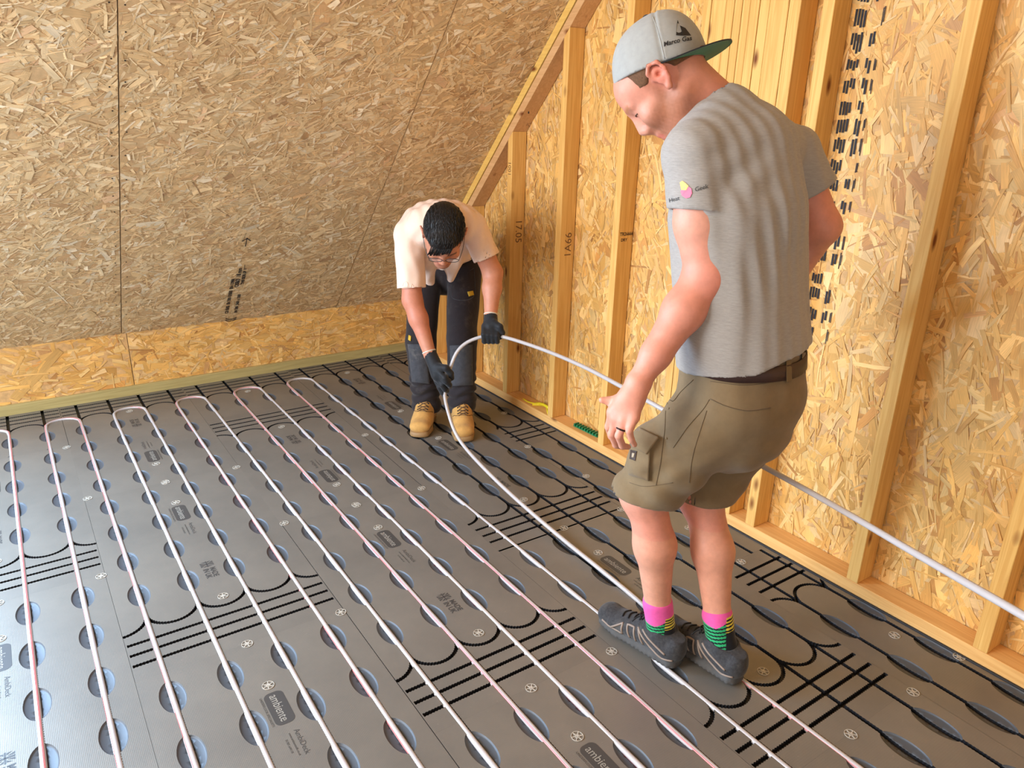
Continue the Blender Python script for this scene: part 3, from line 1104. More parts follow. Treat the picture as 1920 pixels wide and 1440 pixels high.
def loft(rows, k=0.02):
    """rows: (centre, half width a, half depth b, width axis). ellipses blended along the centre line"""
    C = np.array([r[0] for r in rows], float)
    A = np.array([r[1] for r in rows], float)
    B = np.array([r[2] for r in rows], float)
    S = np.array([unit(r[3]) for r in rows])
    n = len(rows)
    def f(P):
        best = None
        for i in range(n-1):
            ab = C[i+1]-C[i]
            L = np.linalg.norm(ab)
            tdir = ab/L
            h = (P-C[i]) @ tdir
            t = np.clip(h/L, 0, 1)
            c = C[i]+t[:, None]*ab
            s = S[i]+(S[i+1]-S[i])*t[:, None]
            s = s-(s @ tdir)[:, None]*tdir
            s /= np.linalg.norm(s, axis=1)[:, None]
            fr = np.cross(tdir, s)
            a = A[i]+(A[i+1]-A[i])*t
            b = B[i]+(B[i+1]-B[i])*t
            q = P-c
            x = (q*s).sum(1)
            y = (q*fr).sum(1)
            z = q @ tdir
            m = np.minimum(a, b)
            k0 = np.sqrt((x/a)**2+(y/b)**2+(z/m)**2)
            k1 = np.sqrt((x/a**2)**2+(y/b**2)**2+(z/m**2)**2)+1e-9
            d = k0*(k0-1)/k1
            best = d if best is None else np.minimum(best, d)
        return best
    return (f, k)

def smin(a, b, k):
    h = np.clip(0.5+0.5*(b-a)/k, 0, 1)
    return b+(a-b)*h-k*h*(1-h)

class Shape:
    def __init__(self, prims, cuts=(), subs=(), disp=None, md=0.0):
        self.prims, self.cuts, self.subs, self.disp, self.md = prims, cuts, subs, disp, md
    def ev(self, P, sel=None):
        pr = self.prims if sel is None else [self.prims[i] for i in sel]
        d = pr[0][0](P)
        for f, k in pr[1:]:
            d = smin(d, f(P), k)
        if self.disp is not None:
            d = d+self.disp(P)
        for g, k in self.subs:
            h = np.clip(0.5-0.5*(d+g(P))/k, 0, 1)
            d = d+(-g(P)-d)*h+k*h*(1-h)
        for c in self.cuts:
            d = np.maximum(d, c(P))
        return d
    def grad(self, P, e=0.0015):
        g = np.stack([self.ev(P+np.eye(3)[i]*e)-self.ev(P-np.eye(3)[i]*e) for i in range(3)], 1)
        return g/(np.linalg.norm(g, axis=1)[:, None]+1e-9)
    def project(self, P, off=0.0, it=6, along=None):
        P = np.asarray(P, float).copy()
        if along is not None:
            t = np.zeros(len(P))
            a = np.asarray(along, float)
            a = a/np.linalg.norm(a, axis=-1, keepdims=True)
            for _ in range(60):
                d = self.ev(P+t[:, None]*a)-off
                t = t+np.clip(d, -0.04, 0.04)*0.85
                if np.abs(d).max() < 2e-4:
                    break
            bad = np.abs(self.ev(P+t[:, None]*a)-off) > 2e-3
            if not bad.all():
                bad |= t > np.median(t[~bad])+0.06
            if bad.any() and not bad.all():
                t = np.where(bad, np.median(t[~bad]), t)
            Q = P+t[:, None]*a
            if bad.any():
                q = Q[bad]
                for _ in range(8):
                    q = q-(self.ev(q)-off)[:, None]*self.grad(q)
                Q[bad] = q
            return Q
        for _ in range(it):
            P = P-(self.ev(P)-off)[:, None]*self.grad(P)
        return P

def plane(p, n):
    p, n = np.asarray(p, float), unit(n)
    return lambda P: (P-p) @ n

def surface(shape, lo, hi, h, B=14):
    """surface nets over the blocks that the surface crosses"""
    lo = np.asarray(lo, float)
    dim = np.ceil((np.asarray(hi)-lo)/h).astype(int)+3
    nb = np.ceil(dim/B).astype(int)
    bi = np.stack(np.meshgrid(*[np.arange(n) for n in nb], indexing='ij'), -1).reshape(-1, 3)
    cen = lo+(bi*B+B/2)*h
    rad = (B/2+1.5)*h*1.7321
    pd = np.stack([f(cen) for f, k in shape.prims], 1)
    kk = max([k for f, k in shape.prims])
    dm = pd.min(1)
    act = dm < rad*1.15+kk+shape.md
    keys, verts, quads = [], [], []
    ar = np.arange(B+2)
    G = np.stack(np.meshgrid(ar, ar, ar, indexing='ij'), -1)
    big = 1 << 20
    off = [np.array(o) for o in ((0, 0, 0), (1, 0, 0), (0, 1, 0), (1, 1, 0), (0, 0, 1), (1, 0, 1), (0, 1, 1), (1, 1, 1))]
    EDG = [(0, 1), (2, 3), (4, 5), (6, 7), (0, 2), (1, 3), (4, 6), (5, 7), (0, 4), (1, 5), (2, 6), (3, 7)]
    for b in np.nonzero(act)[0]:
        sel = [i for i in range(len(shape.prims)) if pd[b, i] < dm[b]+2*rad+kk*1.5]
        i0 = bi[b]*B
        P = lo+(i0+G.reshape(-1, 3))*h
        D = shape.ev(P, sel).reshape(B+2, B+2, B+2)
        if D.min() > 0 or D.max() < 0:
            continue
        m = B+1
        corner = [D[o[0]:o[0]+m, o[1]:o[1]+m, o[2]:o[2]+m] for o in off]
        neg = sum([(c < 0).astype(int) for c in corner])
        cell = (neg > 0) & (neg < 8)
        ci = np.argwhere(cell)
        if not len(ci):
            continue
        cv = np.stack([c[cell] for c in corner], 1)
        acc = np.zeros((len(ci), 3))
        cnt = np.zeros(len(ci))
        for p, q in EDG:
            a, c = cv[:, p], cv[:, q]
            x = (a < 0) != (c < 0)
            t = np.where(x, a/np.where(x, a-c, 1), 0)
            pt = off[p]+t[:, None]*(off[q]-off[p])
            acc += pt*x[:, None]
            cnt += x
        vp = lo+(i0+ci+acc/cnt[:, None])*h
        g = i0+ci
        keys.append((g[:, 0]*big+g[:, 1])*big+g[:, 2])
        verts.append(vp)
        S = D < 0
        for ax in range(3):
            sl = [slice(1, B+1)]*3
            s0 = S[tuple(sl)]
            sl2 = list(sl)
            sl2[ax] = slice(2, B+2)
            s1 = S[tuple(sl2)]
            e = np.argwhere(s0 != s1)
            if not len(e):
                continue
            flip = s0[tuple(e.T)]
            e = e+1+i0
            u, v = (ax+1) % 3, (ax+2) % 3
            du, dv = np.eye(3, dtype=int)[u], np.eye(3, dtype=int)[v]
            q = [e-du-dv, e-dv, e, e-du]
            q = [(c[:, 0]*big+c[:, 1])*big+c[:, 2] for c in q]
            Q = np.stack(q, 1)
            Q[~flip] = Q[~flip][:, ::-1]
            quads.append(Q)
    K = np.concatenate(keys)
    V = np.concatenate(verts)
    Q = np.concatenate(quads)
    uk, ui = np.unique(K, return_index=True)
    V = V[ui]
    F = np.searchsorted(uk, Q)
    good = (F < len(uk)).all(1)
    F = F[good]
    return V, F

def solid(name, shape, h, mat, parent=None, pad=0.03, lohi=None, smooth=True, tint=None, mats=None, **kw):
    if lohi is None:
        raise ValueError(name)
    V, F = surface(shape, lohi[0], lohi[1], h)
    me = mesh_np(name, V, F, mat, smooth)
    if mats:
        for m in mats[0]:
            me.materials.append(m)
        C = V[F].mean(1)
        me.polygons.foreach_set('material_index', mats[1](C).astype(np.int32))
    if tint is not None:
        ca = me.color_attributes.new('tint', 'FLOAT_COLOR', 'POINT')
        ca.data.foreach_set('color', tint(V).astype(np.float32).ravel())
    return link(name, me, parent, **kw)

def bounds(shape_pts, pad):
    A = np.array(shape_pts, float)
    return A.min(0)-pad, A.max(0)+pad

WOB = {}
def wob(P, n=5, s=30.0, seed=0, stretch=(1, 1, 1)):
    """cheap smooth noise"""
    key = (n, s, seed)
    if key not in WOB:
        r = np.random.default_rng(seed)
        WOB[key] = (np.array([unit(r.normal(size=3))*s*(0.6+r.random()*1.2) for i in range(n)]).T, r.random(n)*6.28)
    D, ph = WOB[key]
    return np.sin(P @ D+ph).sum(-1)/n

def skin_mat(name, base, freck=0.1):
    """skin; the mesh's tint (blush, stubble, lips) is blended in"""
    m, nt, b = new_mat(name)
    a = nd(nt, 'ShaderNodeAttribute', _attribute_name='tint')
    tc = nd(nt, 'ShaderNodeTexCoord')
    n1 = nd(nt, 'ShaderNodeTexNoise', Scale=45.0, Detail=4.0, Roughness=0.65)
    nt.links.new(tc.outputs['Object'], n1.inputs['Vector'])
    mr = nd(nt, 'ShaderNodeMapRange', **{'From Min': 0.3, 'From Max': 0.7, 'To Min': 1-freck, 'To Max': 1+freck})
    nt.links.new(n1.outputs[0], mr.inputs[0])
    sc = nd(nt, 'ShaderNodeVectorMath', _operation='SCALE')
    nt.links.new(a.outputs['Color'], sc.inputs[0])
    nt.links.new(mr.outputs[0], sc.inputs['Scale'])
    nt.links.new(sc.outputs[0], b.inputs['Base Color'])
    b.inputs['Roughness'].default_value = 0.5
    b.inputs['Specular IOR Level'].default_value = 0.4
    b.inputs['Subsurface Weight'].default_value = 0.12
    b.inputs['Subsurface Radius'].default_value = (1.0, 0.35, 0.2)
    b.inputs['Subsurface Scale'].default_value = 0.008
    n2 = nd(nt, 'ShaderNodeTexNoise', Scale=420.0, Detail=2.0)
    nt.links.new(tc.outputs['Object'], n2.inputs['Vector'])
    bp = nd(nt, 'ShaderNodeBump', Strength=0.12, Distance=0.0008)
    nt.links.new(n2.outputs[0], bp.inputs['Height'])
    nt.links.new(bp.outputs[0], b.inputs['Normal'])
    return m

def cloth_mat(name, col, weave=900.0, heather=0.0, rough=0.85, stretch=(1, 1, 1), hs=90.0, dirt=0.0):
    m, nt, b = new_mat(name)
    tc = nd(nt, 'ShaderNodeTexCoord')
    mp = nd(nt, 'ShaderNodeMapping')
    mp.inputs['Scale'].default_value = stretch
    nt.links.new(tc.outputs['Object'], mp.inputs[0])
    n1 = nd(nt, 'ShaderNodeTexNoise', Scale=hs, Detail=4.0, Roughness=0.7)
    nt.links.new(mp.outputs[0], n1.inputs['Vector'])
    mr = nd(nt, 'ShaderNodeMapRange', **{'From Min': 0.3, 'From Max': 0.7, 'To Min': 1-heather, 'To Max': 1+heather})
    nt.links.new(n1.outputs[0], mr.inputs[0])
    sc = nd(nt, 'ShaderNodeVectorMath', _operation='SCALE')
    sc.inputs[0].default_value = col[:3]
    nt.links.new(mr.outputs[0], sc.inputs['Scale'])
    last = sc.outputs[0]
    if dirt:
        n3 = nd(nt, 'ShaderNodeTexNoise', Scale=14.0, Detail=6.0, Roughness=0.7)
        nt.links.new(tc.outputs['Object'], n3.inputs['Vector'])
        m3 = nd(nt, 'ShaderNodeMapRange', **{'From Min': 0.55, 'From Max': 0.75, 'To Max': dirt})
        nt.links.new(n3.outputs[0], m3.inputs[0])
        mx = nd(nt, 'ShaderNodeMix', _data_type='RGBA')
        mx.inputs[7].default_value = lin(150, 140, 125)
        nt.links.new(m3.outputs[0], mx.inputs[0])
        nt.links.new(last, mx.inputs[6])
        last = mx.outputs[2]
    nt.links.new(last, b.inputs['Base Color'])
    b.inputs['Roughness'].default_value = rough
    b.inputs['Specular IOR Level'].default_value = 0.2
    b.inputs['Sheen Weight'].default_value = 0.15
    n2 = nd(nt, 'ShaderNodeTexNoise', Scale=weave, Detail=1.0)
    nt.links.new(tc.outputs['Object'], n2.inputs['Vector'])
    bp = nd(nt, 'ShaderNodeBump', Strength=0.2, Distance=0.0008)
    nt.links.new(n2.outputs[0], bp.inputs['Height'])
    nt.links.new(bp.outputs[0], b.inputs['Normal'])
    return m

def col_tint(base, n):
    c = np.tile(np.array(lin(*base)), (n, 1))
    return c

def blend(c, target, wgt):
    t = np.array(lin(*target))
    wgt = np.clip(wgt, 0, 1)[:, None]
    return c*(1-wgt)+t*wgt

def blob(V, c, r):
    return np.exp(-((V-np.asarray(c))**2).sum(1)/(r*r))

def finger(pts, radii, k=0.006):
    return [cone(pts[i], pts[i+1], radii[i], radii[i+1], k if i else 0.010) for i in range(len(pts)-1)]

def patch(shape, origin, ux, uy, w, h, off, along, nx=14, ny=14, thick=0.002, rounded=False):
    """grid laid onto a shape along a direction, with thickness"""
    ux, uy = np.asarray(ux, float), np.asarray(uy, float)
    gx, gy = np.meshgrid(np.linspace(-0.5, 0.5, nx), np.linspace(-0.5, 0.5, ny), indexing='ij')
    P = np.asarray(origin)+gx.reshape(-1, 1)*w*ux+gy.reshape(-1, 1)*h*uy
    Q = shape.project(P, off, along=along)
    N = -unit(along)
    top = Q+N*thick
    V = np.vstack([Q-N*0.002, top])
    n = nx*ny
    F = []
    for i in range(nx-1):
        for j in range(ny-1):
            a = i*ny+j
            F.append((a+n, a+ny+n, a+ny+1+n, a+1+n))
    per = [i*ny for i in range(nx)]+[(nx-1)*ny+j for j in range(1, ny)]+[i*ny+ny-1 for i in range(nx-2, -1, -1)]+[j for j in range(ny-2, 0, -1)]
    for i in range(len(per)):
        a, b_ = per[i], per[(i+1) % len(per)]
        F.append((a, b_, b_+n, a+n))
    return V, F

def laid_line(shape, pts, along, off=0.001, step=0.006):
    P = catmull(np.array(pts, float), step)
    return shape.project(P, off, along=along)

# ------------------------------------------------------------------ head shared by both men (local: x right, y forward, z up)
def head_prims(C, fwd, up, s=1.0, nose=1.0):
    fwd, up = unit(fwd), unit(up)
    rt = unit(np.cross(fwd, up))
    up = np.cross(rt, fwd)
    L = lambda x, y, z: np.asarray(C)+s*(rt*x+fwd*y+up*z)
    ax = [rt, fwd, up]
    e = lambda c, r, k=0.015: ell(L(*c), np.array(r)*s, ax, k*s)
    c_ = lambda a, b, ra, rb, k=0.008: cone(L(*a), L(*b), ra*s, rb*s, k*s)
    pr = [e((0, -0.015, 0.028), (0.076, 0.097, 0.084)), e((0, 0.030, -0.040), (0.060, 0.062, 0.078), 0.03), e((0, 0.045, 0.035), (0.062, 0.048, 0.05), 0.02)]
    for q in (-1, 1):
        pr += [c_((q*0.054, -0.004, -0.060), (q*0.014, 0.072, -0.104), 0.020, 0.018, 0.03), e((q*0.040, 0.062, -0.028), (0.024, 0.024, 0.024), 0.02)]
        pr += [c_((q*0.008, 0.087, 0.021), (q*0.042, 0.076, 0.020), 0.009, 0.008, 0.012)]
        pr += [e((q*0.030, 0.074, 0.003), (0.0145, 0.0125, 0.0105), 0.004)]
        # ear: rim, bowl, lobe
        pr += [e((q*0.078, -0.010, 0.000), (0.007, 0.016, 0.026), 0.006)]
        pts = [(q*0.076, 0.006, 0.004), (q*0.083, 0.004, 0.022), (q*0.088, -0.010, 0.031), (q*0.091, -0.026, 0.020), (q*0.088, -0.026, 0.000), (q*0.082, -0.016, -0.018), (q*0.078, -0.004, -0.028)]
        for i in range(len(pts)-1):
            pr.append(c_(pts[i], pts[i+1], 0.0042, 0.0044, 0.003))
        pr += [e((q*0.079, -0.003, -0.028), (0.006, 0.008, 0.009), 0.004)]
        pr += [e((q*0.0125, 0.096, -0.037), (0.0085, 0.011, 0.0085), 0.006)]
    pr += [c_((0, 0.086, 0.016), (0, 0.097+0.008*nose, -0.028), 0.0095, 0.0120, 0.012), c_((0, 0.080, -0.012), (0, 0.092, -0.040), 0.012, 0.013, 0.01), c_((0, 0.085, -0.040), (0, 0.086, -0.060), 0.010, 0.011, 0.012)]
    pr += [c_((-0.021, 0.084, -0.066), (0.021, 0.084, -0.066), 0.0065, 0.0065, 0.006), c_((-0.010, 0.092, -0.065), (0.010, 0.092, -0.065), 0.006, 0.006, 0.006),
           c_((-0.016, 0.087, -0.077), (0.016, 0.087, -0.077), 0.0075, 0.0075, 0.006), e((0, 0.078, -0.102), (0.022, 0.020, 0.018), 0.02)]
    return pr, L, (rt, fwd, up)

# ================================================================== the nearer man
man1 = link('person', None, label='man standing with his back turned, in grey t-shirt, olive shorts and backwards grey cap', cat='person')
SK1 = (212, 150, 127)
m_skin1 = skin_mat('fair reddish skin', SK1, 0.08)
F1 = unit([-0.175, 0.975, 0])
S1 = unit([0.975, 0.175, 0])

def A(u, v, d):
    return at(u, v, d)
def RP(p, px):
    return psc(p)*px

# skeleton
pel = A(1392, 738, 1.76)
waist = A(1392, 640, 1.765)
mid = A(1388, 540, 1.775)
chest = A(1384, 400, 1.79)
upper = A(1372, 290, 1.82)
nb = A(1338, 205, 1.84)
shL = A(1300, 288, 1.70)
elL = A(1321, 520, 1.665)
wrL = A(1200, 712, 1.60)
shR = A(1486, 285, 1.95)
elR = A(1543, 425, 1.93)
wrR = A(1462, 560, 2.10)
HC = A(1241, 152, 1.845)
hh = -0.955*LAT+0.297*DEP
th = math.radians(58)
hf = math.cos(th)*hh-math.sin(th)*ZUP
hu = math.sin(th)*hh+math.cos(th)*ZUP
hp, HL, HAX = head_prims(HC, hf, hu, 1.05)
hipL = A(1318, 800, 1.70)
hipR = A(1400, 792, 1.84)
knL = A(1206, 925, 1.785)
knR = A(1313, 930, 1.86)
anL = A(1240, 1184, 1.775)
anR = A(1354, 1216, 1.715)

pr = list(hp)
pr.append(cone(HL(0, -0.030, -0.045), nb-S1*0.0, 0.056, 0.062, 0.03))
pr.append(cone(HL(0, 0.0, -0.06), nb+F1*0.02, 0.048, 0.055, 0.03))
pr.append(loft([(pel, 0.165, 0.115, S1), (waist, 0.155, 0.105, S1), (mid, 0.165, 0.105, S1), (chest, 0.185, 0.115, S1), (upper, 0.17, 0.105, S1)], 0.03))
pr += [cone(nb-ZUP*0.045, shL, 0.052, 0.046, 0.02), cone(nb-ZUP*0.045, shR, 0.052, 0.046, 0.02)]
# left arm
mu = (shL*0.45+elL*0.55)
pr += [cone(shL, mu+LAT*0.002, 0.050, 0.056, 0.01), cone(mu, elL+LAT*0.008-ZUP*0.005, 0.056, 0.050, 0.02), ell(elL+LAT*0.012+ZUP*0.01, (0.046, 0.046, 0.05), None, 0.02)]
fm = elL*0.68+wrL*0.32
fm2 = elL*0.25+wrL*0.75
pr += [cone(elL+LAT*0.004, fm, 0.050, 0.048, 0.02), cone(fm, fm2, 0.047, 0.034, 0.02), cone(fm2, wrL, 0.033, 0.027, 0.02)]
# right arm, bent, hand on the hip in front
pr += [cone(shR, elR, 0.048, 0.044, 0.01), cone(elR, wrR, 0.043, 0.027, 0.02)]
# left hand: back turned to the camera
dH = 1.575
kn = {'i': A(1148, 772, 1.60), 'm': A(1156, 785, 1.585), 'r': A(1170, 790, 1.570), 'p': A(1190, 782, 1.562)}
wp = wrL
for key, r0 in (('i', 0.0125), ('m', 0.013), ('r', 0.0125), ('p', 0.0115)):
    pr.append(cone(wp+(kn[key]-wp)*0.12, kn[key], 0.020, r0, 0.018))
pr.append(ell(wp*0.5+kn['m']*0.25+kn['r']*0.25, (0.030, 0.022, 0.034), [unit(np.cross(kn['m']-wp, DEP)), DEP, unit(kn['m']-wp)], 0.015))
fing = {
    'i': [kn['i'], A(1141, 800, 1.615), A(1146, 818, 1.635), A(1156, 824, 1.645)],
    'm': [kn['m'], A(1147, 814, 1.590), A(1155, 834, 1.610), A(1168, 838, 1.625)],
    'r': [kn['r'], A(1160, 817, 1.563), A(1167, 836, 1.580), A(1178, 838, 1.595)],
    'p': [kn['p'], A(1180, 808, 1.548), A(1184, 824, 1.556), A(1190, 834, 1.567)]}
rad = {'i': [0.0105, 0.0095, 0.0085, 0.0072], 'm': [0.0108, 0.0098, 0.0088, 0.0075], 'r': [0.0102, 0.0095, 0.0085, 0.0072], 'p': [0.0095, 0.0085, 0.0075, 0.0065]}
for k_ in fing:
    pr += finger(fing[k_], rad[k_], 0.003)
thb = [A(1182, 745, 1.600), A(1160, 750, 1.612), A(1143, 752, 1.618), A(1128, 750, 1.618)]
pr += finger(thb, [0.019, 0.0135, 0.0105, 0.0075], 0.006)
# right hand resting at the front
rh = wrR-LAT*0.06+DEP*0.02-ZUP*0.02
pr += [cone(wrR, rh, 0.024, 0.028, 0.02)]
for i in range(4):
    b0 = rh+ZUP*(0.024-0.016*i)-LAT*0.01
    pr += finger([b0, b0-LAT*0.032+DEP*0.004, b0-LAT*0.05+DEP*0.018, b0-LAT*0.055+DEP*0.034], [0.010, 0.009, 0.008, 0.007])
pr += finger([rh+ZUP*0.02, rh+ZUP*0.045-LAT*0.008, rh+ZUP*0.062-LAT*0.02], [0.012, 0.0105, 0.008])
# legs
def leg(hip, kn_, an, toe):
    calf = kn_*0.66+an*0.34-toe*0.018
    low = kn_*0.22+an*0.78
    return [cone(hip, kn_, 0.088, 0.058, 0.03), ell(kn_+toe*0.012, (0.052, 0.052, 0.06), None, 0.03), cone(kn_-toe*0.008, calf, 0.052, 0.055, 0.03), cone(calf, low, 0.054, 0.036, 0.03),
            cone(low, an, 0.0355, 0.032, 0.015), cone(an, an+toe*0.05-ZUP*0.03, 0.031, 0.026, 0.01)]
toeL = unit(np.array([-0.13, 0.99, 0]))
toeR = unit(np.array([-0.05, 1.0, 0]))
pr += leg(hipL, knL, anL, toeL)
pr += leg(hipR, knR, anR, toeR)
body1 = Shape(pr, subs=[(cone(HL(0.079, -0.012, 0.004), HL(0.093, -0.012, 0.003), 0.006, 0.009)[0], 0.004), (cone(HL(-0.080, -0.010, 0.004), HL(-0.094, -0.010, 0.003), 0.0055, 0.009)[0], 0.004)])
allp = [HL(0, 0, 0.13), HL(0, 0.13, 0), HL(0, 0, -0.14), HL(0, -0.14, 0), pel, shL, shR, elL, elR, wrL, knL, knR, anL-ZUP*0.02, anR-ZUP*0.02, A(1120, 760, 1.6), A(1160, 850, 1.6), hipL, hipR, wrR, rh]
lo, hi = bounds(allp, 0.11)
lo[2] = 0.03
def tint1(V):
    c = col_tint(SK1, len(V))
    c = blend(c, (214, 120, 98), 0.55*(wob(V, 6, 16, 3) > -2)*np.clip(wob(V, 6, 14, 3)+0.25, 0, 0.6))
    c = blend(c, (216, 106, 88), 0.5*blob(V, elL+LAT*0.03, 0.06)+0.35*blob(V, kn['m'], 0.03)+0.55*blob(V, nb, 0.07)+0.45*blob(V, HL(-0.085, -0.01, 0), 0.03))
    c = blend(c, (196, 130, 96), 0.6*blob(V, HL(-0.060, 0.030, -0.045), 0.026))
    loc = np.stack([(V-HC) @ HAX[0], (V-HC) @ HAX[1], (V-HC) @ HAX[2]], 1)/1.05
    near = np.linalg.norm(loc, axis=1) < 0.17
    beard = near*(1/(1+np.exp(-(-0.040-loc[:, 2]+0.16*np.clip(loc[:, 1], -0.1, 0.05)+0.008)/0.006)))*(1/(1+np.exp(-(loc[:, 1]+0.012)/0.008)))*(1/(1+np.exp((loc[:, 1]-0.10)/0.004)))
    side = near*np.exp(-((loc[:, 1]-0.018)/0.012)**2)*(loc[:, 2] < 0.05)*(loc[:, 2] > -0.05)*(np.abs(loc[:, 0]) > 0.05)
    st = 0.5+0.5*wob(V, 8, 500, 9)
    fade = near/(1+np.exp((loc[:, 1]-0.020)/0.004))*(1/(1+np.exp(-(loc[:, 2]+0.030+0.22*np.clip(loc[:, 1], -0.1, 0))/0.009)))*(np.hypot(loc[:, 1]+0.008, loc[:, 2]+0.004) > 0.036)
    c = blend(c, (112, 76, 52), fade*(0.5+0.4*st))
    c = blend(c, (140, 82, 48), np.clip(beard+0.8*side, 0, 1)*(0.45+0.35*st))
    c = blend(c, (170, 110, 70), 0.8*np.exp(-(((loc[:, 2]-0.023)/0.006)**2))*(loc[:, 1] > 0.078)*(np.abs(loc[:, 0]) > 0.012)*near)
    c = blend(c, (196, 96, 86), 0.6*np.exp(-(((loc[:, 2]+0.071)/0.009)**2))*(loc[:, 1] > 0.082)*near*(np.abs(loc[:, 0]) < 0.026))
    # soft light hair tone on the shins
    leg_ = (V[:, 2] < 0.42)
    c = blend(c, (214, 158, 128), 0.45*leg_)
    return c
body = solid('body', body1, 0.0042, m_skin1, man1, lohi=(lo, hi), tint=tint1)
# eye (near side)
m_eye = plain('eye white', lin(226, 222, 214), 0.2)
m_lash = plain('dark lashes', lin(70, 46, 34), 0.6)
for q in (-1, 1):
    V, F = tube_data(catmull(body1.project(np.array([HL(q*0.019, 0.088, 0.0), HL(q*0.030, 0.089, 0.001), HL(q*0.042, 0.080, -0.001)]), 0.0005), 0.003), 0.0014, 6)
    link('eyelash', mesh_q('eyelash', V, F, m_lash), man1)

# cap, worn back to front
m_cap = cloth_mat('light grey cap cloth', lin(160, 160, 156), 1500, 0.06, hs=60)
m_capd = cloth_mat('black brim cloth', lin(34, 36, 38), 1500, 0.1)
m_capg = cloth_mat('green brim lining', lin(52, 122, 92), 1500, 0.1)
cb = unit(0.90*LAT-0.26*DEP+0.33*ZUP)
cs = unit(np.cross(cb, ZUP)-0.10*ZUP*(1 if (CAMP-A(1243, 128, 1.845)) @ np.cross(cb, ZUP) < 0 else -1))
cu_ = unit(np.cross(cs, cb))
if cu_[2] < 0:
    cu_ = -cu_
Cb = A(1243, 128, 1.845)                 # centre of the cap's opening
CL = lambda x, y, z: Cb+cs*x+cb*y+cu_*z
capf = Shape([ell(CL(0, -0.008, 0.002), (0.093, 0.107, 0.096), [cs, cb, cu_], 0.02), ell(CL(0, 0.022, 0.032), (0.080, 0.068, 0.085), [cs, cb, cu_], 0.03),
              ell(CL(0, -0.01, 0.045), (0.070, 0.085, 0.066), [cs, cb, cu_], 0.03)],
             cuts=[plane(CL(0, 0, -0.004), -cu_)],
             disp=lambda P: 0.0016*wob(P, 5, 40, 12)+0.0022*np.exp(-(((P-Cb) @ cb-0.012)/0.004)**2)*(((P-Cb) @ cu_) < 0.2)-0.0012*np.exp(-(((P-Cb) @ cb-0.018)/0.003)**2))
lo, hi = bounds([CL(0, 0, 0.04)], 0.16)
cap = solid('cap', capf, 0.0035, m_cap, man1, lohi=(lo, hi), label='light grey baseball cap worn back to front')
V = []
nx, ny = 33, 9
for i in range(nx):
    a = math.radians(-90+180*i/(nx-1))
    for j in range(ny):
        t = j/(ny-1)
        rr = 0.005+0.058*max(0.0, math.cos(a))**0.45
        x = (0.0895+0.006*t)*math.sin(a)
        y = -0.008+0.103*math.cos(a)+rr*t
        z = -0.0035+0.010*t*math.cos(a)-0.25*x*x*(0.15+0.85*t)
        V.append(CL(x, y, z))
V = np.array(V)
n_ = len(V)
VV = np.vstack([V, V-cu_*0.0028])
Fq = []
Mi = []
for i in range(nx-1):
    for j in range(ny-1):
        a = i*ny+j
        Fq.append((a, a+ny, a+ny+1, a+1))
        Mi.append(0)
        Fq.append((a+n_+1, a+ny+1+n_, a+ny+n_, a+n_))
        Mi.append(1)
per = [i*ny for i in range(nx)]+[(nx-1)*ny+j for j in range(1, ny)]+[i*ny+ny-1 for i in range(nx-2, -1, -1)]+[j for j in range(ny-2, 0, -1)]
for i in range(len(per)):
    a, b_ = per[i], per[(i+1) % len(per)]
    Fq.append((a, b_, b_+n_, a+n_))
    Mi.append(0)
me = mesh_np('brim', VV, np.array(Fq), m_capd, True)
me.materials.append(m_capg)
me.polygons.foreach_set('material_index', Mi)
link('brim', me, cap, label='black brim with green underside')
# hair below the cap
m_hair1 = cloth_mat('short brown hair', lin(104, 72, 48), 1400, 0.35, 0.7, hs=420)
hs = Shape([ell(HL(0, -0.018, 0.026), np.array((0.080, 0.101, 0.088))*1.05, HAX, 0.01), cone(HL(0, -0.085, -0.010), HL(0, -0.075, -0.045), 0.040, 0.030, 0.03)],
           cuts=[plane(CL(0, 0, 0.012), cu_), plane(HL(0, 0.040, 0.0), HAX[1]), lambda P: np.where((P-HC) @ HAX[1] > 0.0, 0.010-(P-HC) @ HAX[2], -1.0),
                 lambda P: ((P-HL(0, -0.04, -0.014)) @ unit(-(HAX[2])*1.0+HAX[1]*0.45))],
           subs=[(cone(HL(-0.14, -0.006, -0.012), HL(0.14, -0.006, -0.012), 0.034, 0.034)[0], 0.006)], disp=lambda P: 0.0009*wob(P, 6, 600, 4))
lo, hi = bounds([HL(0, 0, 0)], 0.16)
solid('hair', hs, 0.0035, m_hair1, man1, lohi=(lo, hi), label='short brown hair under the cap')

# the side of the cap that faces the camera
if (CAMP-Cb) @ cs < 0:
    sd = -1
else:
    sd = 1
def on_cap(pts2, mat, name, lift=0.0012):
    """flat print on the near side of the crown: pts in (y back, z up)"""
    mb = MB()
    for pl in pts2:
        P = np.array([CL(sd*0.13, y, z) for y, z in pl])
        Q = capf.project(P, lift, along=-cs*sd)
        mb.add(Q, [tuple(range(len(pl)))])
    return link(name, mb.mesh(name, mat), cap)
m_logo = plain('black print', lin(32, 32, 34), 0.6)
on_cap([[(0.046, 0.040), (0.060, 0.036), (0.056, 0.074), (0.052, 0.062)], [(0.060, 0.036), (0.076, 0.034), (0.068, 0.052), (0.058, 0.060)]], m_logo, 'printed_logo')
V, F = text_data('Marco Gas', 0.0135, 'CENTER', shear=0.2, bold=0.0003)
P = np.array([CL(sd*0.13, 0.046+x, 0.028+y) for x, y, _ in V])
if np.dot(cb, LAT) < 0:
    P = np.array([CL(sd*0.13, 0.046-x, 0.028+y) for x, y, _ in V])
Q = capf.project(P, 0.0013, along=-cs*sd)
mb = MB()
mb.add(Q, F)
link('printed_word', mb.mesh('printed_word', m_logo), cap)
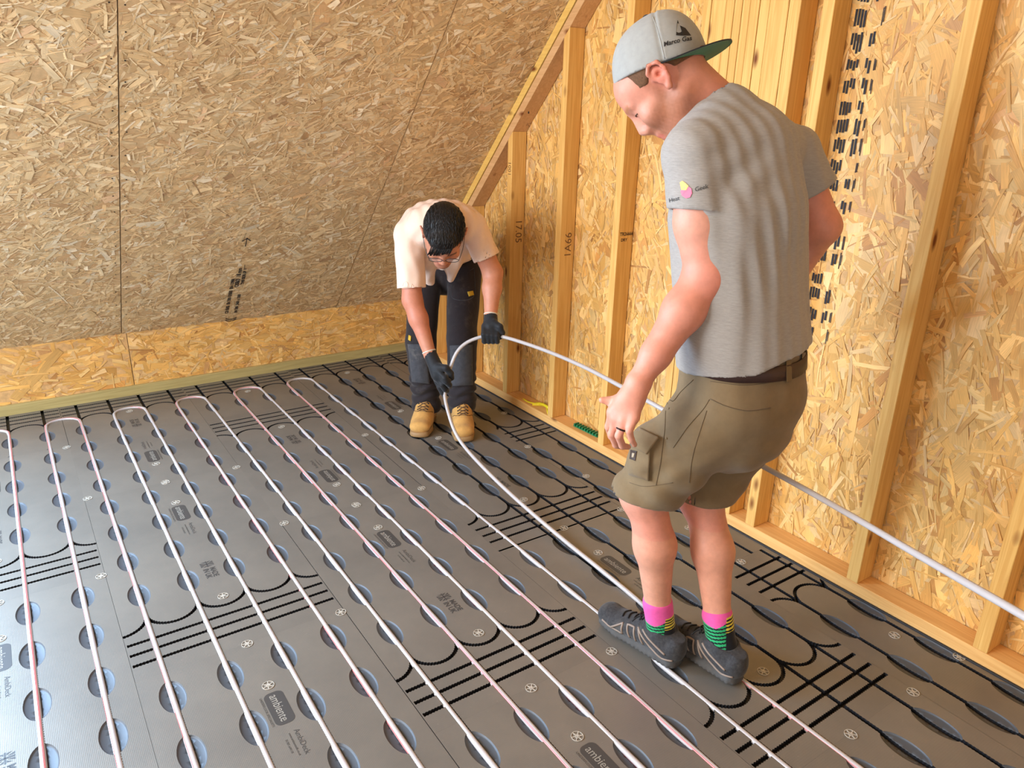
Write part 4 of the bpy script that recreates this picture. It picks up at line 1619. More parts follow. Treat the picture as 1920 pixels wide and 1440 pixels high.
bt = capf.project(np.array([CL(0, -0.01, 0.14)]), 0.0, along=-cu_)[0]
V, F = surface(Shape([ell(bt, (0.009, 0.009, 0.005), [cs, cb, cu_])]), bt-0.02, bt+0.02, 0.002)
link('button', mesh_np('button', V, F, m_capd, True), cap)
for yy in (0.012,):
    ln_ = laid_line(capf, [CL(sd*0.13, yy, 0.0), CL(sd*0.13, yy, 0.04), CL(sd*0.12, yy-0.002, 0.075), CL(sd*0.08, yy-0.006, 0.10)], -cs*sd, 0.0003)
    tube('seam', ln_, 0.0010, m_cap, cap, n=5)

# t-shirt
m_tee = cloth_mat('grey marl jersey', lin(158, 152, 146), 1100, 0.13, stretch=(1, 1, 6.0), hs=70)
sl = shL*0.50+elL*0.50+ZUP*0.012
slR = shR*0.45+elR*0.55
dirL = unit(elL-shL)
dirR = unit(elR-shR)
def shirt_disp(P):
    # folds falling from the shoulder blade, long soft vertical drape
    x = (P-chest) @ S1
    y = (P-chest) @ F1
    z = P[:, 2]-chest[2]
    back = np.clip(-y/0.1, 0, 1)
    f = 0.0020*np.sin(x*160+z*8+1.2*np.sin(z*8+x*5))*np.clip(0.9+z*1.1, 0.3, 1)
    f += 0.0013*np.sin(x*70-z*9+2.0)
    f += 0.0026*np.sin((x*0.98+z*0.25)*130+2*np.sin(x*14))*np.exp(-((x+0.10)/0.09)**2)*np.exp(-((z+0.02)/0.16)**2)
    f += 0.0008*wob(P, 6, 34, 21)
    dn = np.abs((P-shL) @ dirL)
    f += 0.0030*np.sin(dn*85+((P-shL) @ LAT)*40)*np.exp(-(np.linalg.norm(P-(shL+dirL*0.05), axis=1)/0.09)**2)
    f += 0.0045*np.sin(((P-shL) @ unit(LAT*0.75-ZUP*0.75))*85)*np.exp(-(np.linalg.norm(P-(shL+LAT*0.075-ZUP*0.05), axis=1)/0.085)**2)
    return f*(0.55+0.45*back)
hemz = A(1400, 690, 1.7)[2]
tee_pr = [loft([(A(1400, 712, 1.765), 0.192, 0.160, S1), (waist, 0.190, 0.152, S1), (mid, 0.196, 0.143, S1), (chest, 0.206, 0.140, S1), (upper-F1*0.012, 0.180, 0.118, S1)], 0.03),
          cone(nb-ZUP*0.040-F1*0.022, shL, 0.068, 0.066, 0.05), cone(nb-ZUP*0.040-F1*0.022, shR, 0.068, 0.062, 0.05),
          cone(nb-F1*0.018-ZUP*0.01, nb-ZUP*0.05, 0.064, 0.07, 0.04),
          cone(upper-F1*0.05, chest-F1*0.045, 0.085, 0.09, 0.06),
          cone(shL, sl, 0.067, 0.071, 0.03), cone(shR, slR, 0.063, 0.073, 0.03)]
def torso_zone(P):      # positive outside the sleeves' neighbourhood
    return P
hn = unit(-ZUP*0.97+LAT*0.10-DEP*0.12)
hemp = A(1400, 701, 1.62)
def cut_sleeve(p, dr, sh, rad_):
    # only cuts near the arm
    def g(P):
        h = (P-p) @ dr
        r_ = np.linalg.norm((P-sh)-((P-sh) @ dr)[:, None]*dr, axis=1)
        return np.where(r_ < rad_, h, -1.0)
    return g
# sleeves are separate solids joined by overlap so that they end in clean cuffs
tee_body = Shape(tee_pr[:5], cuts=[plane(hemp, hn)], disp=shirt_disp, md=0.02,
                 subs=[(cone(HL(0, -0.02, -0.05), nb+ZUP*0.012, 0.058, 0.060)[0], 0.006)])
all_tee = Shape(tee_pr, disp=shirt_disp, md=0.02,
                cuts=[plane(hemp, hn)], subs=[(cone(HL(0, -0.02, -0.05), nb+ZUP*0.012, 0.058, 0.060)[0], 0.006)])
class Tee:
    """t-shirt: torso joined with two cut-off sleeves"""
    prims = tee_pr
    md = 0.02
    def ev(self, P, sel=None):
        a = smin(tee_pr[0][0](P), tee_pr[4][0](P), 0.06)
        for i in (1, 2, 3):
            a = smin(a, tee_pr[i][0](P), tee_pr[i][1])
        a = a+shirt_disp(P)
        dsp = shirt_disp(P)
        for i, (c, dr) in ((5, (sl, dirL)), (6, (slR, dirR))):
            s = tee_pr[i][0](P)+0.6*dsp
            cutn = unit(dr+(LAT*-0.22 if i == 5 else LAT*0.1))
            h = (P-c) @ cutn
            s = np.maximum(s, h)
            # hollow the cuff so that its mouth is open
            inner = np.linalg.norm((P-c)-((P-c) @ dr)[:, None]*dr, axis=1)-0.0605
            inner = np.maximum(inner, -((P-c) @ dr)-(0.045 if i == 5 else 0.015))
            s = np.maximum(s, -inner)
            a = smin(a, s, 0.012)
        n_ = (cone(HL(0, -0.02, -0.05), nb+ZUP*0.010, 0.058, 0.060)[0])(P)
        a = np.maximum(a, -n_)
        a = np.maximum(a, (P-hemp) @ hn+0.26*np.clip((P-hemp) @ LAT-0.01, 0, 1)+0.003*np.sin(((P-hemp) @ S1)*30))
        return a
    grad = Shape.grad
    project = Shape.project
tee = Tee()
lo, hi = bounds([shL, shR, nb, sl, slR, hemp, pel, A(1402, 712, 1.765)], 0.2)
lo[2] = hemz-0.06
def surface_any(name, sh, lo, hi, h, mat, parent, **kw):
    V, F = surface(sh, lo, hi, h)
    return link(name, mesh_np(name, V, F, mat, True), parent, **kw)
tshirt = surface_any('tshirt', tee, lo, hi, 0.0045, m_tee, man1, label='grey marl short-sleeved t-shirt')
# collar rib and shoulder seam
col_pts = []
for k in range(25):
    a = 2*math.pi*k/24
    col_pts.append(nb+ZUP*0.004+S1*math.cos(a)*0.066+F1*math.sin(a)*0.064+ZUP*0.010*math.cos(a*2))
tube('collar', tee.project(np.array(col_pts), 0.0), 0.0042, m_tee, tshirt, n=6)
# sleeve badge: flame drop with two words
slc = sl-dirL*0.045
outw = unit(CAMP-slc)
outw = unit(outw-(outw @ dirL)*dirL)
sx = unit(np.cross(dirL, outw))
if sx @ LAT < 0:
    sx = -sx
m_pink = plain('pink print', lin(236, 120, 150), 0.6)
m_yell = plain('yellow print', lin(244, 200, 110), 0.6)
def on_sleeve(pl, mat, name, F=None):
    P = np.array([slc+outw*0.10+sx*x-dirL*y for x, y in pl])
    Q = tee.project(P, 0.0016, along=-outw)
    near_ = np.linalg.norm(Q-slc, axis=1) < 0.105
    mb = MB()
    mb.add(Q, [f for f in (F if F else [tuple(range(len(pl)))]) if all(near_[list(f)])])
    return link(name, mb.mesh(name, mat), tshirt)
drop = [(-0.022, 0.004), (-0.020, -0.006), (-0.012, -0.013), (-0.003, -0.012), (0.002, -0.004), (0.001, 0.006), (-0.008, 0.014)]
on_sleeve([(x-0.014, y) for x, y in drop[:7]], m_pink, 'flame_print')
on_sleeve([(x-0.014, y) for x, y in [(-0.020, 0.006), (-0.010, 0.004), (-0.004, 0.012), (-0.009, 0.018), (-0.016, 0.025), (-0.022, 0.022)]], m_yell, 'flame_print')
V, F = text_data('Geek', 0.013, 'LEFT')
on_sleeve([(x-0.006, y+0.002+x*0.12) for x, y, _ in V], m_logo, 'printed_word', F)
V, F = text_data('Heat', 0.012, 'RIGHT')
on_sleeve([(x-0.040, y-0.010+x*0.12) for x, y, _ in V], m_logo, 'printed_word', F)

# belt
m_belt = plain('dark brown leather', lin(58, 38, 34), 0.5, bump=0.2, bscale=80, var=0.15)
m_short = cloth_mat('olive brown canvas', lin(124, 104, 76), 1300, 0.09, hs=22)
# shorts
wtop = A(1392, 648, 1.76)
wdir = hn
def shorts_disp(P):
    return 0.0030*wob(P, 7, 30, 31)+0.0026*np.sin(((P-pel) @ unit(LAT*0.8-ZUP*0.6))*95+2.5*np.sin(P @ ZUP*22))*np.exp(-(np.linalg.norm(P-A(1215, 880, 1.70), axis=1)/0.12)**2)+0.0022*np.sin(((P-pel) @ unit(LAT*0.5+ZUP*0.8))*110+2*wob(P, 4, 20, 7))*np.exp(-(np.linalg.norm(P-A(1400, 850, 1.72), axis=1)/0.10)**2)+0.0036*np.sin((P @ unit(LAT*0.4+ZUP))*70+3*np.sin(P @ LAT*12))*np.exp(-((P[:, 2]-0.60)/0.10)**2)+0.0016*wob(P, 6, 75, 33)
hemL = (A(1204, 938, 1.745), unit(knL-hipL))
legendL = A(1197, 928, 1.765)
legendR = A(1316, 928, 1.86)
sh_pr = [loft([(wtop, 0.172, 0.136, S1), (A(1388, 735, 1.76), 0.176, 0.152, S1), (A(1378, 785, 1.76), 0.168, 0.140, S1)], 0.03),
         ell(A(1430, 740, 1.745), (0.078, 0.078, 0.080), None, 0.05), ell(A(1368, 765, 1.665), (0.085, 0.075, 0.085), None, 0.05),
         ell(A(1370, 768, 1.70), (0.08, 0.07, 0.08), None, 0.05), ell(A(1234, 846, 1.725), (0.078, 0.074, 0.085), None, 0.05),
         cone(hipL, legendL-ZUP*0.02, 0.106, 0.083, 0.025), cone(hipR-ZUP*0.01, legendR-ZUP*0.02, 0.092, 0.081, 0.03)]
hnL = unit(-ZUP+LAT*0.16*-1-0.10*DEP)
hnR = unit(-ZUP+LAT*0.02)
class Shorts:
    prims = sh_pr
    md = 0.02
    def ev(self, P, sel=None):
        a = sh_pr[0][0](P)
        for i in (1, 2, 3, 4):
            a = smin(a, sh_pr[i][0](P), 0.05)
        dsp = shorts_disp(P)
        L = np.maximum(sh_pr[5][0](P), (P-legendL) @ hnL)
        Rr = np.maximum(sh_pr[6][0](P), (P-legendR) @ hnR)
        for e, n_ in ((legendL, hnL), (legendR, hnR)):
            inner = np.maximum(np.linalg.norm((P-e)-((P-e) @ n_)[:, None]*n_, axis=1)-0.074, -((P-e) @ n_)-0.03)
            if n_ is hnL:
                L = np.maximum(L, -inner)
            else:
                Rr = np.maximum(Rr, -inner)
        a = smin(smin(a, L, 0.02), Rr, 0.02)
        a = a+dsp
        return np.maximum(a, (P-wtop) @ -wdir)
    grad = Shape.grad
    project = Shape.project
shs = Shorts()
lo, hi = bounds([wtop, pel, legendL, legendR, hipL, hipR], 0.2)
shorts = surface_any('cargo_shorts', shs, lo, hi, 0.0045, m_short, man1, label='olive brown cargo work shorts')
bl = []
for k in range(49):
    a = 2*math.pi*k/48
    bl.append(wtop+hn*0.006+S1*0.186*math.cos(a)+F1*0.150*math.sin(a))
bl = shs.project(np.array(bl)+hn*0.016, 0.0035, it=3)
V = np.vstack([bl-hn*0.018, bl+hn*0.018])
F = np.array([(i, i+1, i+50, i+49) for i in range(48)])
me = mesh_np('belt', V, F, m_belt, True)
belt = link('belt', me, man1, label='dark brown leather belt')
mod = belt.modifiers.new('solid', 'SOLIDIFY')
mod.thickness = 0.004
vd = unit(A(1400, 760, 1.7)-CAMP)       # looking direction onto the shorts
m_seam = cloth_mat('olive seam', lin(96, 78, 54), 1300, 0.05)
m_loop = cloth_mat('olive belt loop', lin(112, 92, 62), 1300, 0.05)
def on_shorts(name, px, mat=m_seam, r=0.0011, lift=0.0006):
    P = [A(u, v, 1.45) for u, v in px]
    pts_ = catmull(np.array(P), 0.006)
    Q = shs.project(pts_, lift, along=pts_-CAMP)
    V, F = tube_data(Q, r, 5)
    return link(name, mesh_q(name, V, F, mat), shorts)
on_shorts('seam', [(1332, 748), (1360, 761), (1400, 770), (1445, 765)])
on_shorts('seam', [(1330, 749), (1318, 768), (1290, 800), (1262, 840)], r=0.0008)
on_shorts('seam', [(1332, 715), (1400, 722), (1480, 712)], r=0.0008)
on_shorts('seam', [(1250, 745), (1262, 752), (1276, 735), (1300, 712)], r=0.0009)
on_shorts('seam', [(1248, 770), (1246, 810), (1238, 870), (1230, 910)], r=0.0009)
on_shorts('seam', [(1180, 905), (1210, 912), (1262, 905)], r=0.0007)
on_shorts('seam', [(1325, 770), (1300, 850), (1292, 905)], r=0.0008)
def patch_px(name, corners, mat, thick, lift=0.001, parent=None, sh=shs, dep=1.45, n=12):
    """cloth piece with corners (u,v) laid on the surface, as seen from here it keeps real thickness"""
    c = [np.array(x, float) for x in corners]
    P = []
    for i in range(n):
        for j in range(n):
            s, t_ = i/(n-1), j/(n-1)
            uv = (c[0]*(1-s)+c[1]*s)*(1-t_)+(c[3]*(1-s)+c[2]*s)*t_
            p = A(uv[0], uv[1], dep)
            P.append(p)
    P = np.array(P)
    P = sh.project(P, lift, along=P-CAMP)
    N = -unit(A(*np.mean(corners, 0), dep)-CAMP)
    V = np.vstack([P-N*0.002, P+N*thick])
    m2 = n*n
    F = []
    for i in range(n-1):
        for j in range(n-1):
            a = i*n+j
            F.append((a+m2, a+n+m2, a+n+1+m2, a+1+m2))
    per = [i*n for i in range(n)]+[(n-1)*n+j for j in range(1, n)]+[i*n+n-1 for i in range(n-2, -1, -1)]+[j for j in range(n-2, 0, -1)]
    for i in range(len(per)):
        a, b_ = per[i], per[(i+1) % len(per)]
        F.append((a, b_, b_+m2, a+m2))
    return link(name, mesh_np(name, V, np.array(F), mat, True), parent or shorts)
patch_px('cargo_pocket', [(1180, 832), (1219, 842), (1216, 902), (1178, 890)], m_short, 0.010)
patch_px('pocket_flap', [(1194, 800), (1236, 820), (1212, 852), (1178, 835)], m_short, 0.013)
patch_px('belt_loop', [(1474, 672), (1484, 670), (1485, 716), (1475, 718)], m_loop, 0.007, 0.004)
patch_px('belt_loop', [(1504, 662), (1512, 660), (1511, 700), (1503, 704)], m_loop, 0.006, 0.004)
bd_ = patch_px('badge', [(1182, 843), (1194, 846), (1191, 864), (1180, 860)], plain('dark badge', lin(62, 46, 36), 0.6), 0.0125)
m_badge = plain('pale badge figure', lin(170, 152, 126), 0.6)
patch_px('badge_mark', [(1185, 849), (1190, 850), (1188, 858), (1184, 857)], m_badge, 0.0135, n=4, parent=shorts)
for u, v in ((1251, 757), (1254, 766), (1250, 822)):
    p = A(u, v, 1.45)
    q_ = shs.project(p[None], 0.0, along=unit(p-CAMP))[0]
    V, F = surface(Shape([ell(q_, (0.003, 0.003, 0.003))]), q_-0.008, q_+0.008, 0.0012)
    link('rivet', mesh_np('rivet', V, F, plain('dull rivet', lin(140, 125, 95), 0.4, 0.6), True), shorts)
# ring
rc = fing['r'][0]*0.45+fing['r'][1]*0.55
rd = unit(fing['r'][1]-fing['r'][0])
e1 = unit(np.cross(rd, LAT))
e2 = np.cross(rd, e1)
ringp = np.array([rc+0.0105*(math.cos(a)*e1+math.sin(a)*e2) for a in np.linspace(0, 2*math.pi, 25)])
tube('ring', ringp, 0.0021, plain('dark metal ring', lin(52, 44, 44), 0.3, 0.8), man1, n=8, label='dark metal finger ring')

# socks and trail shoes
def shoe_frame(heel, toe):
    x = unit(np.cross(toe, ZUP))
    return lambda a, b, c: np.asarray(heel)+x*a+np.asarray(toe)*b+ZUP*c
m_up = cloth_mat('charcoal shoe mesh', lin(58, 57, 58), 1500, 0.38, hs=120, dirt=0.2)
m_sole = plain('worn grey rubber', lin(74, 72, 70), 0.8, bump=0.5, bscale=120, var=0.25, vscale=30)
m_tan = plain('tan overlay', lin(140, 122, 108), 0.6)
m_lace = plain('black laces', lin(24, 22, 24), 0.8)
m_refl = plain('white reflective dot', lin(240, 240, 240), 0.3)
m_pinks = cloth_mat('pink sock', lin(226, 88, 158), 1500, 0.06)
m_blks = cloth_mat('black sock', lin(20, 22, 30), 1500, 0.06)
m_grns = cloth_mat('green sock stripe', lin(44, 160, 100), 1500, 0.06)
m_yels = cloth_mat('yellow sock stripe', lin(222, 204, 70), 1500, 0.06)
def sock(an, toe, zb, ztop, heel_dir):
    base = an-ZUP*0.035
    top = np.array([an[0], an[1], ztop])
    kn_ = knL if abs(an[0]-anL[0]) < 1e-6 else knR
    low = kn_*0.22+an*0.78
    shp = Shape([cone(low, an, 0.0430, 0.0400, 0.02), cone(an, base, 0.0385, 0.040, 0.02), cone(base, base+toe*0.06-ZUP*0.02, 0.038, 0.034, 0.03), ],
                cuts=[plane(top, ZUP), plane((0, 0, 0.072), -ZUP)], disp=lambda P: 0.0008*wob(P, 5, 90, 3))
    lo, hi = bounds([top, base, base+toe*0.1], 0.06)
    side = unit(CAMP-an)*1.0
    side[2] = 0
    side = unit(side)
    rgt = unit(np.cross(side, ZUP))*-1
    def mi(C):
        z = C[:, 2]
        x = (C-an) @ LAT
        out = np.zeros(len(C))
        pinkline = ztop-0.052-0.018*np.clip((0.0-x)/0.03, 0, 1)
        yz = (x > -0.002)
        out = np.where(z > np.where(yz, ztop-0.040, pinkline), 0, out)
        ystr = yz & (z < ztop-0.040) & (z > ztop-0.078)
        ph = (z-0.15*x*x*100*0.0)/0.0092 % 1.0
        out = np.where(ystr, np.where(ph < 0.45, 1, 3), out)
        low = yz & (z <= ztop-0.078)
        out = np.where(low, 1, out)
        gs = (~yz) & (z <= pinkline)
        ph2 = ((z+0.25*np.clip(-x, 0, 1))/0.0098) % 1.0
        out = np.where(gs, np.where(ph2 < 0.42, 1, 2), out)
        return out
    return solid('sock', shp, 0.0021, m_pinks, man1, lohi=(lo, hi), mats=([m_blks, m_grns, m_yels], mi), label='ankle sock banded pink, black, green and yellow')
sock(anL, toeL, 0.05, A(1240, 1133, 1.75)[2], 1)
sock(anR, toeR, 0.05, A(1352, 1145, 1.69)[2], 1)

def trail_shoe(heel, toe, L, an):
    fr0 = shoe_frame(heel, toe)
    fr = lambda a_, b_, c_: fr0(a_*1.06, b_*1.06, c_)
    out_ = link('shoe', None, man1, label='charcoal trail shoe with tan overlays', loc=tuple(heel))
    def lk(name, V, F, mat, quad=True):
        V = np.asarray(V)-np.asarray(heel)
        me = mesh_np(name, V, F, mat, True) if quad else mesh_q(name, V, F, mat)
        return link(name, me, out_)
    xx = unit(np.cross(toe, ZUP))
    rows = [(fr(0, 0.035, 0.045), 0.034, 0.034, xx), (fr(0, 0.10, 0.050), 0.038, 0.040, xx), (fr(-0.0, 0.17, 0.044), 0.044, 0.034, xx), (fr(0, 0.225, 0.036), 0.046, 0.026, xx), (fr(0, 0.262, 0.032), 0.036, 0.020, xx)]
    up_ = Shape([loft(rows, 0.01), cone(fr(0, 0.05, 0.05), np.array([an[0], an[1], 0.083])-toe*0.004, 0.038, 0.046, 0.03), ell(fr(0, 0.018, 0.07), (0.030, 0.022, 0.038), [xx, toe, ZUP], 0.02),
                 cone(fr(0, 0.12, 0.065), fr(0, 0.075, 0.092), 0.030, 0.030, 0.03), ell(fr(0, 0.255, 0.038), (0.038, 0.03, 0.026), [xx, toe, ZUP], 0.02)],
                cuts=[plane(fr(0, 0, 0.018), -ZUP), plane(fr(0, 0.05, 0.100), unit(ZUP+toe*-0.18))],
                subs=[(cone(np.array([an[0], an[1], 0.055]), np.array([an[0], an[1], 0.2])-toe*0.0, 0.036, 0.042)[0], 0.004)],
                disp=lambda P: 0.0012*wob(P, 6, 70, 8))
    lo, hi = bounds([fr(0, 0, 0.05), fr(0, L, 0.05)], 0.08)
    V, F = surface(up_, lo, hi, 0.003)
    lk('upper', V, F, m_up)
    so = Shape([loft([(fr(0, 0.028, 0.010), 0.038, 0.024, xx), (fr(0, 0.12, 0.010), 0.038, 0.024, xx), (fr(0, 0.20, 0.011), 0.050, 0.024, xx), (fr(0, 0.258, 0.018), 0.040, 0.020, xx)], 0.01)],
               cuts=[plane(fr(0, 0, 0.003), -ZUP), plane(fr(0, 0, 0.030), unit(ZUP-toe*0.02))],
               disp=lambda P: 0.0014*np.sin(((P-np.asarray(heel)) @ toe)*420)*(P[:, 2] < 0.014)+0.002*np.sin(((P-np.asarray(heel)) @ toe)*40))
    V, F = surface(so, lo, hi, 0.003)
    lk('sole', V, F, m_sole)
    # overlays on both sides
    for q in (-1, 1):
        for poly_ in ([(0.215, 0.030), (0.180, 0.062), (0.176, 0.028)], [(0.150, 0.030), (0.165, 0.066), (0.140, 0.072), (0.130, 0.030)], [(0.125, 0.078), (0.105, 0.035)], [(0.128, 0.080), (0.080, 0.045), (0.040, 0.030), (0.012, 0.034)],
                      [(0.110, 0.085), (0.060, 0.062), (0.030, 0.050)], [(0.25, 0.034), (0.22, 0.028), (0.18, 0.026)]):
            P = np.array([fr(q*0.10, b, c) for b, c in poly_])
            P = np.vstack([P[i]+(P[i+1]-P[i])*t for i in range(len(P)-1) for t in np.linspace(0, 1, 8)[:-1]]+[P[-1]])
            Q = up_.project(P, 0.0, along=-xx*q)
            V, F = tube_data(Q, 0.0034, 6)
            lk('overlay', V, F, m_tan, False)
    # laces
    for k in range(5):
        b = 0.115+0.020*k
        P = catmull(np.array([fr(-0.020, b, 0.14), fr(0, b+0.006, 0.14), fr(0.020, b, 0.14)]), 0.004)
        Q = up_.project(P, 0.002, along=-ZUP)
        V, F = tube_data(Q, 0.0022, 6)
        lk('lace', V, F, m_lace, False)
    for q in (-1, 1):
        t0 = up_.project(np.array([fr(0, 0.125, 0.14)]), 0.003, along=-ZUP)[0]
        P = catmull(np.array([t0, t0+xx*q*0.018+ZUP*0.014+toe*0.006, t0+xx*q*0.036+ZUP*0.016, t0+xx*q*0.034+ZUP*0.004-toe*0.008, t0+xx*q*0.012+ZUP*0.004, t0+xx*q*0.03-ZUP*0.004+toe*0.015, t0+xx*q*0.045-ZUP*0.014+toe*0.02]), 0.004)
        V, F = tube_data(P, 0.0021, 6)
        lk('lace', V, F, m_lace, False)
    # tongue, heel tab
    V, F = surface(Shape([cone(fr(0, 0.105, 0.085), fr(0, 0.088, 0.112), 0.020, 0.018)]), lo, hi+ZUP*0.05, 0.003)
    lk('tongue', V, F, m_up)
    return out_
heelL = np.array([1.707, 0.290, 0.0])
heelR = np.array([1.800, 0.168, 0.0])
trail_shoe(np.array([anL[0]+0.008, anL[1]-0.080, 0.0045]), toeL, 0.32, anL)
trail_shoe(np.array([anR[0]+0.002, anR[1]-0.078, 0.0045]), toeR, 0.32, anR)

# ================================================================== the farther man, bending down
man2 = link('person', None, label='man in pale pink shirt, black trousers and tan boots, bending over the pipe', cat='person')
SK2 = (196, 132, 104)
m_skin2 = skin_mat('tanned skin', SK2, 0.07)
F2 = unit(-DEP+0.10*LAT)
S2 = unit(np.cross(F2, ZUP))         # his right hand side = picture left
pel2 = A(836, 487, 3.73)
mid2 = A(832, 436, 3.54)
che2 = A(829, 424, 3.36)
nb2 = A(830, 420, 3.24)
shR2 = A(766, 440, 3.29)
shL2 = A(888, 428, 3.29)
elR2 = A(773, 562, 3.22)
wrR2 = A(806, 664, 3.13)
elL2 = A(924, 512, 3.28)
wrL2 = A(920, 594, 3.18)
HC2 = A(832, 441, 3.12)
th2 = math.radians(58)
hf2 = math.cos(th2)*F2-math.sin(th2)*ZUP
hu2 = math.sin(th2)*F2+math.cos(th2)*ZUP+0.06*LAT
hp2, HL2, HAX2 = head_prims(HC2, hf2, hu2, 1.06)
hiR2 = A(799, 480, 3.73)
hiL2 = A(872, 476, 3.73)
knR2 = A(789, 642, 3.47)
knL2 = A(866, 634, 3.46)
anR2 = A(800, 782, 3.50)
anL2 = A(866, 776, 3.46)
pr = list(hp2)
pr += [cone(HL2(0, -0.03, -0.04), nb2, 0.054, 0.060, 0.03)]
pr += [loft([(pel2, 0.145, 0.10, S2), (mid2, 0.15, 0.10, S2), (che2, 0.165, 0.10, S2)], 0.03)]
pr += [cone(nb2, shR2, 0.055, 0.052, 0.04), cone(nb2, shL2, 0.055, 0.052, 0.04)]
def arm(sh, el, wr, bulge):
    f1 = el*0.65+wr*0.35
    return [cone(sh, el, 0.052, 0.043, 0.02), cone(el, f1, 0.044, 0.042, 0.02), cone(f1, wr, 0.041, 0.027, 0.02)]
pr += arm(shR2, elR2, wrR2, 1)+arm(shL2, elL2, wrL2, 1)
# hands: palm, four bent fingers and a thumb, both closed on the pipe; the same chains grow the gloves
grR = A(838, 712, 3.085)
paR = A(820, 695, 3.10)
fgR = []
for i, (u, v) in enumerate(((826, 706), (828, 713), (826, 719), (822, 724))):
    b0 = A(u-4, v-10+i*2, 3.075+0.004*i)
    fgR.append([b0, A(u+8, v+3, 3.050), A(u+15, v+8+i, 3.060), A(u+15, v+10+i*2, 3.085)])
fgR[3] = [A(818, 712, 3.10), A(824, 726, 3.085), A(829, 736, 3.085), A(833, 742, 3.095)]
fgR[2] = [A(821, 710, 3.085), A(829, 722, 3.065), A(834, 730, 3.070), A(838, 733, 3.09)]
thR = [A(822, 688, 3.085), A(836, 690, 3.07), A(845, 700, 3.075), A(847, 709, 3.085)]
paL = A(920, 611, 3.155)
fgL = []
for i, u in enumerate((908, 916, 924, 932)):
    fgL.append([A(u, 612+i*0.5, 3.145), A(u-1, 627+i, 3.105), A(u, 640, 3.115), A(u+1, 641, 3.145)])
thL = [A(926, 606, 3.14), A(937, 613, 3.125), A(941, 624, 3.125), A(938, 632, 3.125)]
def handp(wr, pa, fg, tb, g=0.0):
    p = [cone(wr, pa, 0.027+g, 0.030+g, 0.012), cone(pa, (fg[0][0]+fg[3][0])/2, 0.028+g, 0.024+g, 0.012)]
    for c in fg:
        p += finger(c, [0.0105+g, 0.0098+g, 0.009+g, 0.008+g], 0.003)
    p += finger(tb, [0.015+g, 0.0125+g, 0.011+g, 0.009+g], 0.005)
    return p
pr += handp(wrR2, paR, fgR, thR)+handp(wrL2, paL, fgL, thL)
def leg2(h_, k_, a_):
    return [cone(h_, k_, 0.07, 0.05, 0.02), cone(k_, k_*0.6+a_*0.4-F2*0.02, 0.046, 0.05, 0.03), cone(k_*0.6+a_*0.4-F2*0.02, a_, 0.045, 0.032, 0.03), cone(a_, a_-ZUP*0.03+F2*0.05, 0.033, 0.03, 0.02)]
pr += leg2(hiR2, knR2, anR2)+leg2(hiL2, knL2, anL2)
b2 = Shape(pr)
lo, hi = bounds([pel2, che2, nb2, shR2, shL2, elR2, elL2, wrR2, wrL2, HC2, HL2(0, 0, .12), HL2(0, .1, -.1), knR2, knL2, anR2, anL2, grR, paL, A(838, 745, 3.08)], 0.10)
lo[2] = 0.035
def tint2(V):
    c = col_tint(SK2, len(V))
    c = blend(c, (196, 104, 84), 0.5*np.clip(wob(V, 6, 16, 3)+0.2, 0, 0.6))
    loc = np.stack([(V-HC2) @ HAX2[i] for i in range(3)], 1)/1.06
    near = np.linalg.norm(loc, axis=1) < 0.17
    c = blend(c, (34, 24, 20), 0.85*np.exp(-(((loc[:, 2]-0.024)/0.006)**2))*(loc[:, 1] > 0.06)*(np.abs(loc[:, 0]) > 0.012)*(np.abs(loc[:, 0]) < 0.05)*near)
    c = blend(c, (150, 104, 86), 0.5*near*(loc[:, 2] < -0.05)*(loc[:, 1] > -0.01))
    c = blend(c, (186, 96, 84), 0.6*np.exp(-(((loc[:, 2]+0.071)/0.009)**2))*(loc[:, 1] > 0.082)*near)
    return c
solid('body', b2, 0.0055, m_skin2, man2, lohi=(lo, hi), tint=tint2)
# gloves
m_glove = cloth_mat('black knitted glove', lin(34, 35, 38), 1500, 0.2, 0.6)
m_cuff = plain('pale glove cuff', lin(214, 206, 190), 0.8)
for wr, el, pa, fg, tb in ((wrR2, elR2, paR, fgR, thR), (wrL2, elL2, paL, fgL, thL)):
    ax_ = unit(wr-el)
    gs = Shape(handp(wr-ax_*0.01, pa, fg, tb, 0.0026), cuts=[plane(wr-ax_*0.012, -ax_)], disp=lambda P: 0.0008*wob(P, 6, 130, 2))
    lo, hi = bounds([wr, pa]+[p for c in fg for p in c]+tb, 0.05)
    V, F = surface(gs, lo, hi, 0.0032)
    g_ = link('glove', mesh_np('glove', V, F, m_glove, True), man2, label='black work glove gripping the pipe')
    e1 = unit(np.cross(ax_, DEP))
    e2 = np.cross(ax_, e1)
    tube('cuff', np.array([wr-ax_*0.012+0.0295*(math.cos(a)*e1+math.sin(a)*e2) for a in np.linspace(0, 2*math.pi, 21)]), 0.0028, m_cuff, g_, n=6)

# hair
m_hair2 = plain('black hair', lin(24, 20, 19), 0.5, 0.0, 0.4)
hs2 = Shape([ell(HL2(0, -0.018, 0.038), np.array((0.083, 0.102, 0.086))*1.06, HAX2, 0.01), ell(HL2(0.010, 0.060, 0.075), (0.055, 0.035, 0.035), HAX2, 0.03)],
            cuts=[lambda P: ((P-HL2(0, 0.060, 0.052)) @ unit(-HAX2[2]*0.85+HAX2[1]*0.55)), plane(HL2(0, -0.04, -0.035), -HAX2[2])],
            subs=[(cone(HL2(-0.14, 0.000, -0.018), HL2(0.14, 0.000, -0.018), 0.040, 0.040)[0], 0.006)],
            disp=lambda P: 0.0006*np.sin(((P-HC2) @ HAX2[0])*500+2*wob(P, 4, 30, 5))+0.0003*wob(P, 6, 200, 4))
lo, hi = bounds([HC2], 0.17)
V, F = surface(hs2, lo, hi, 0.0035)
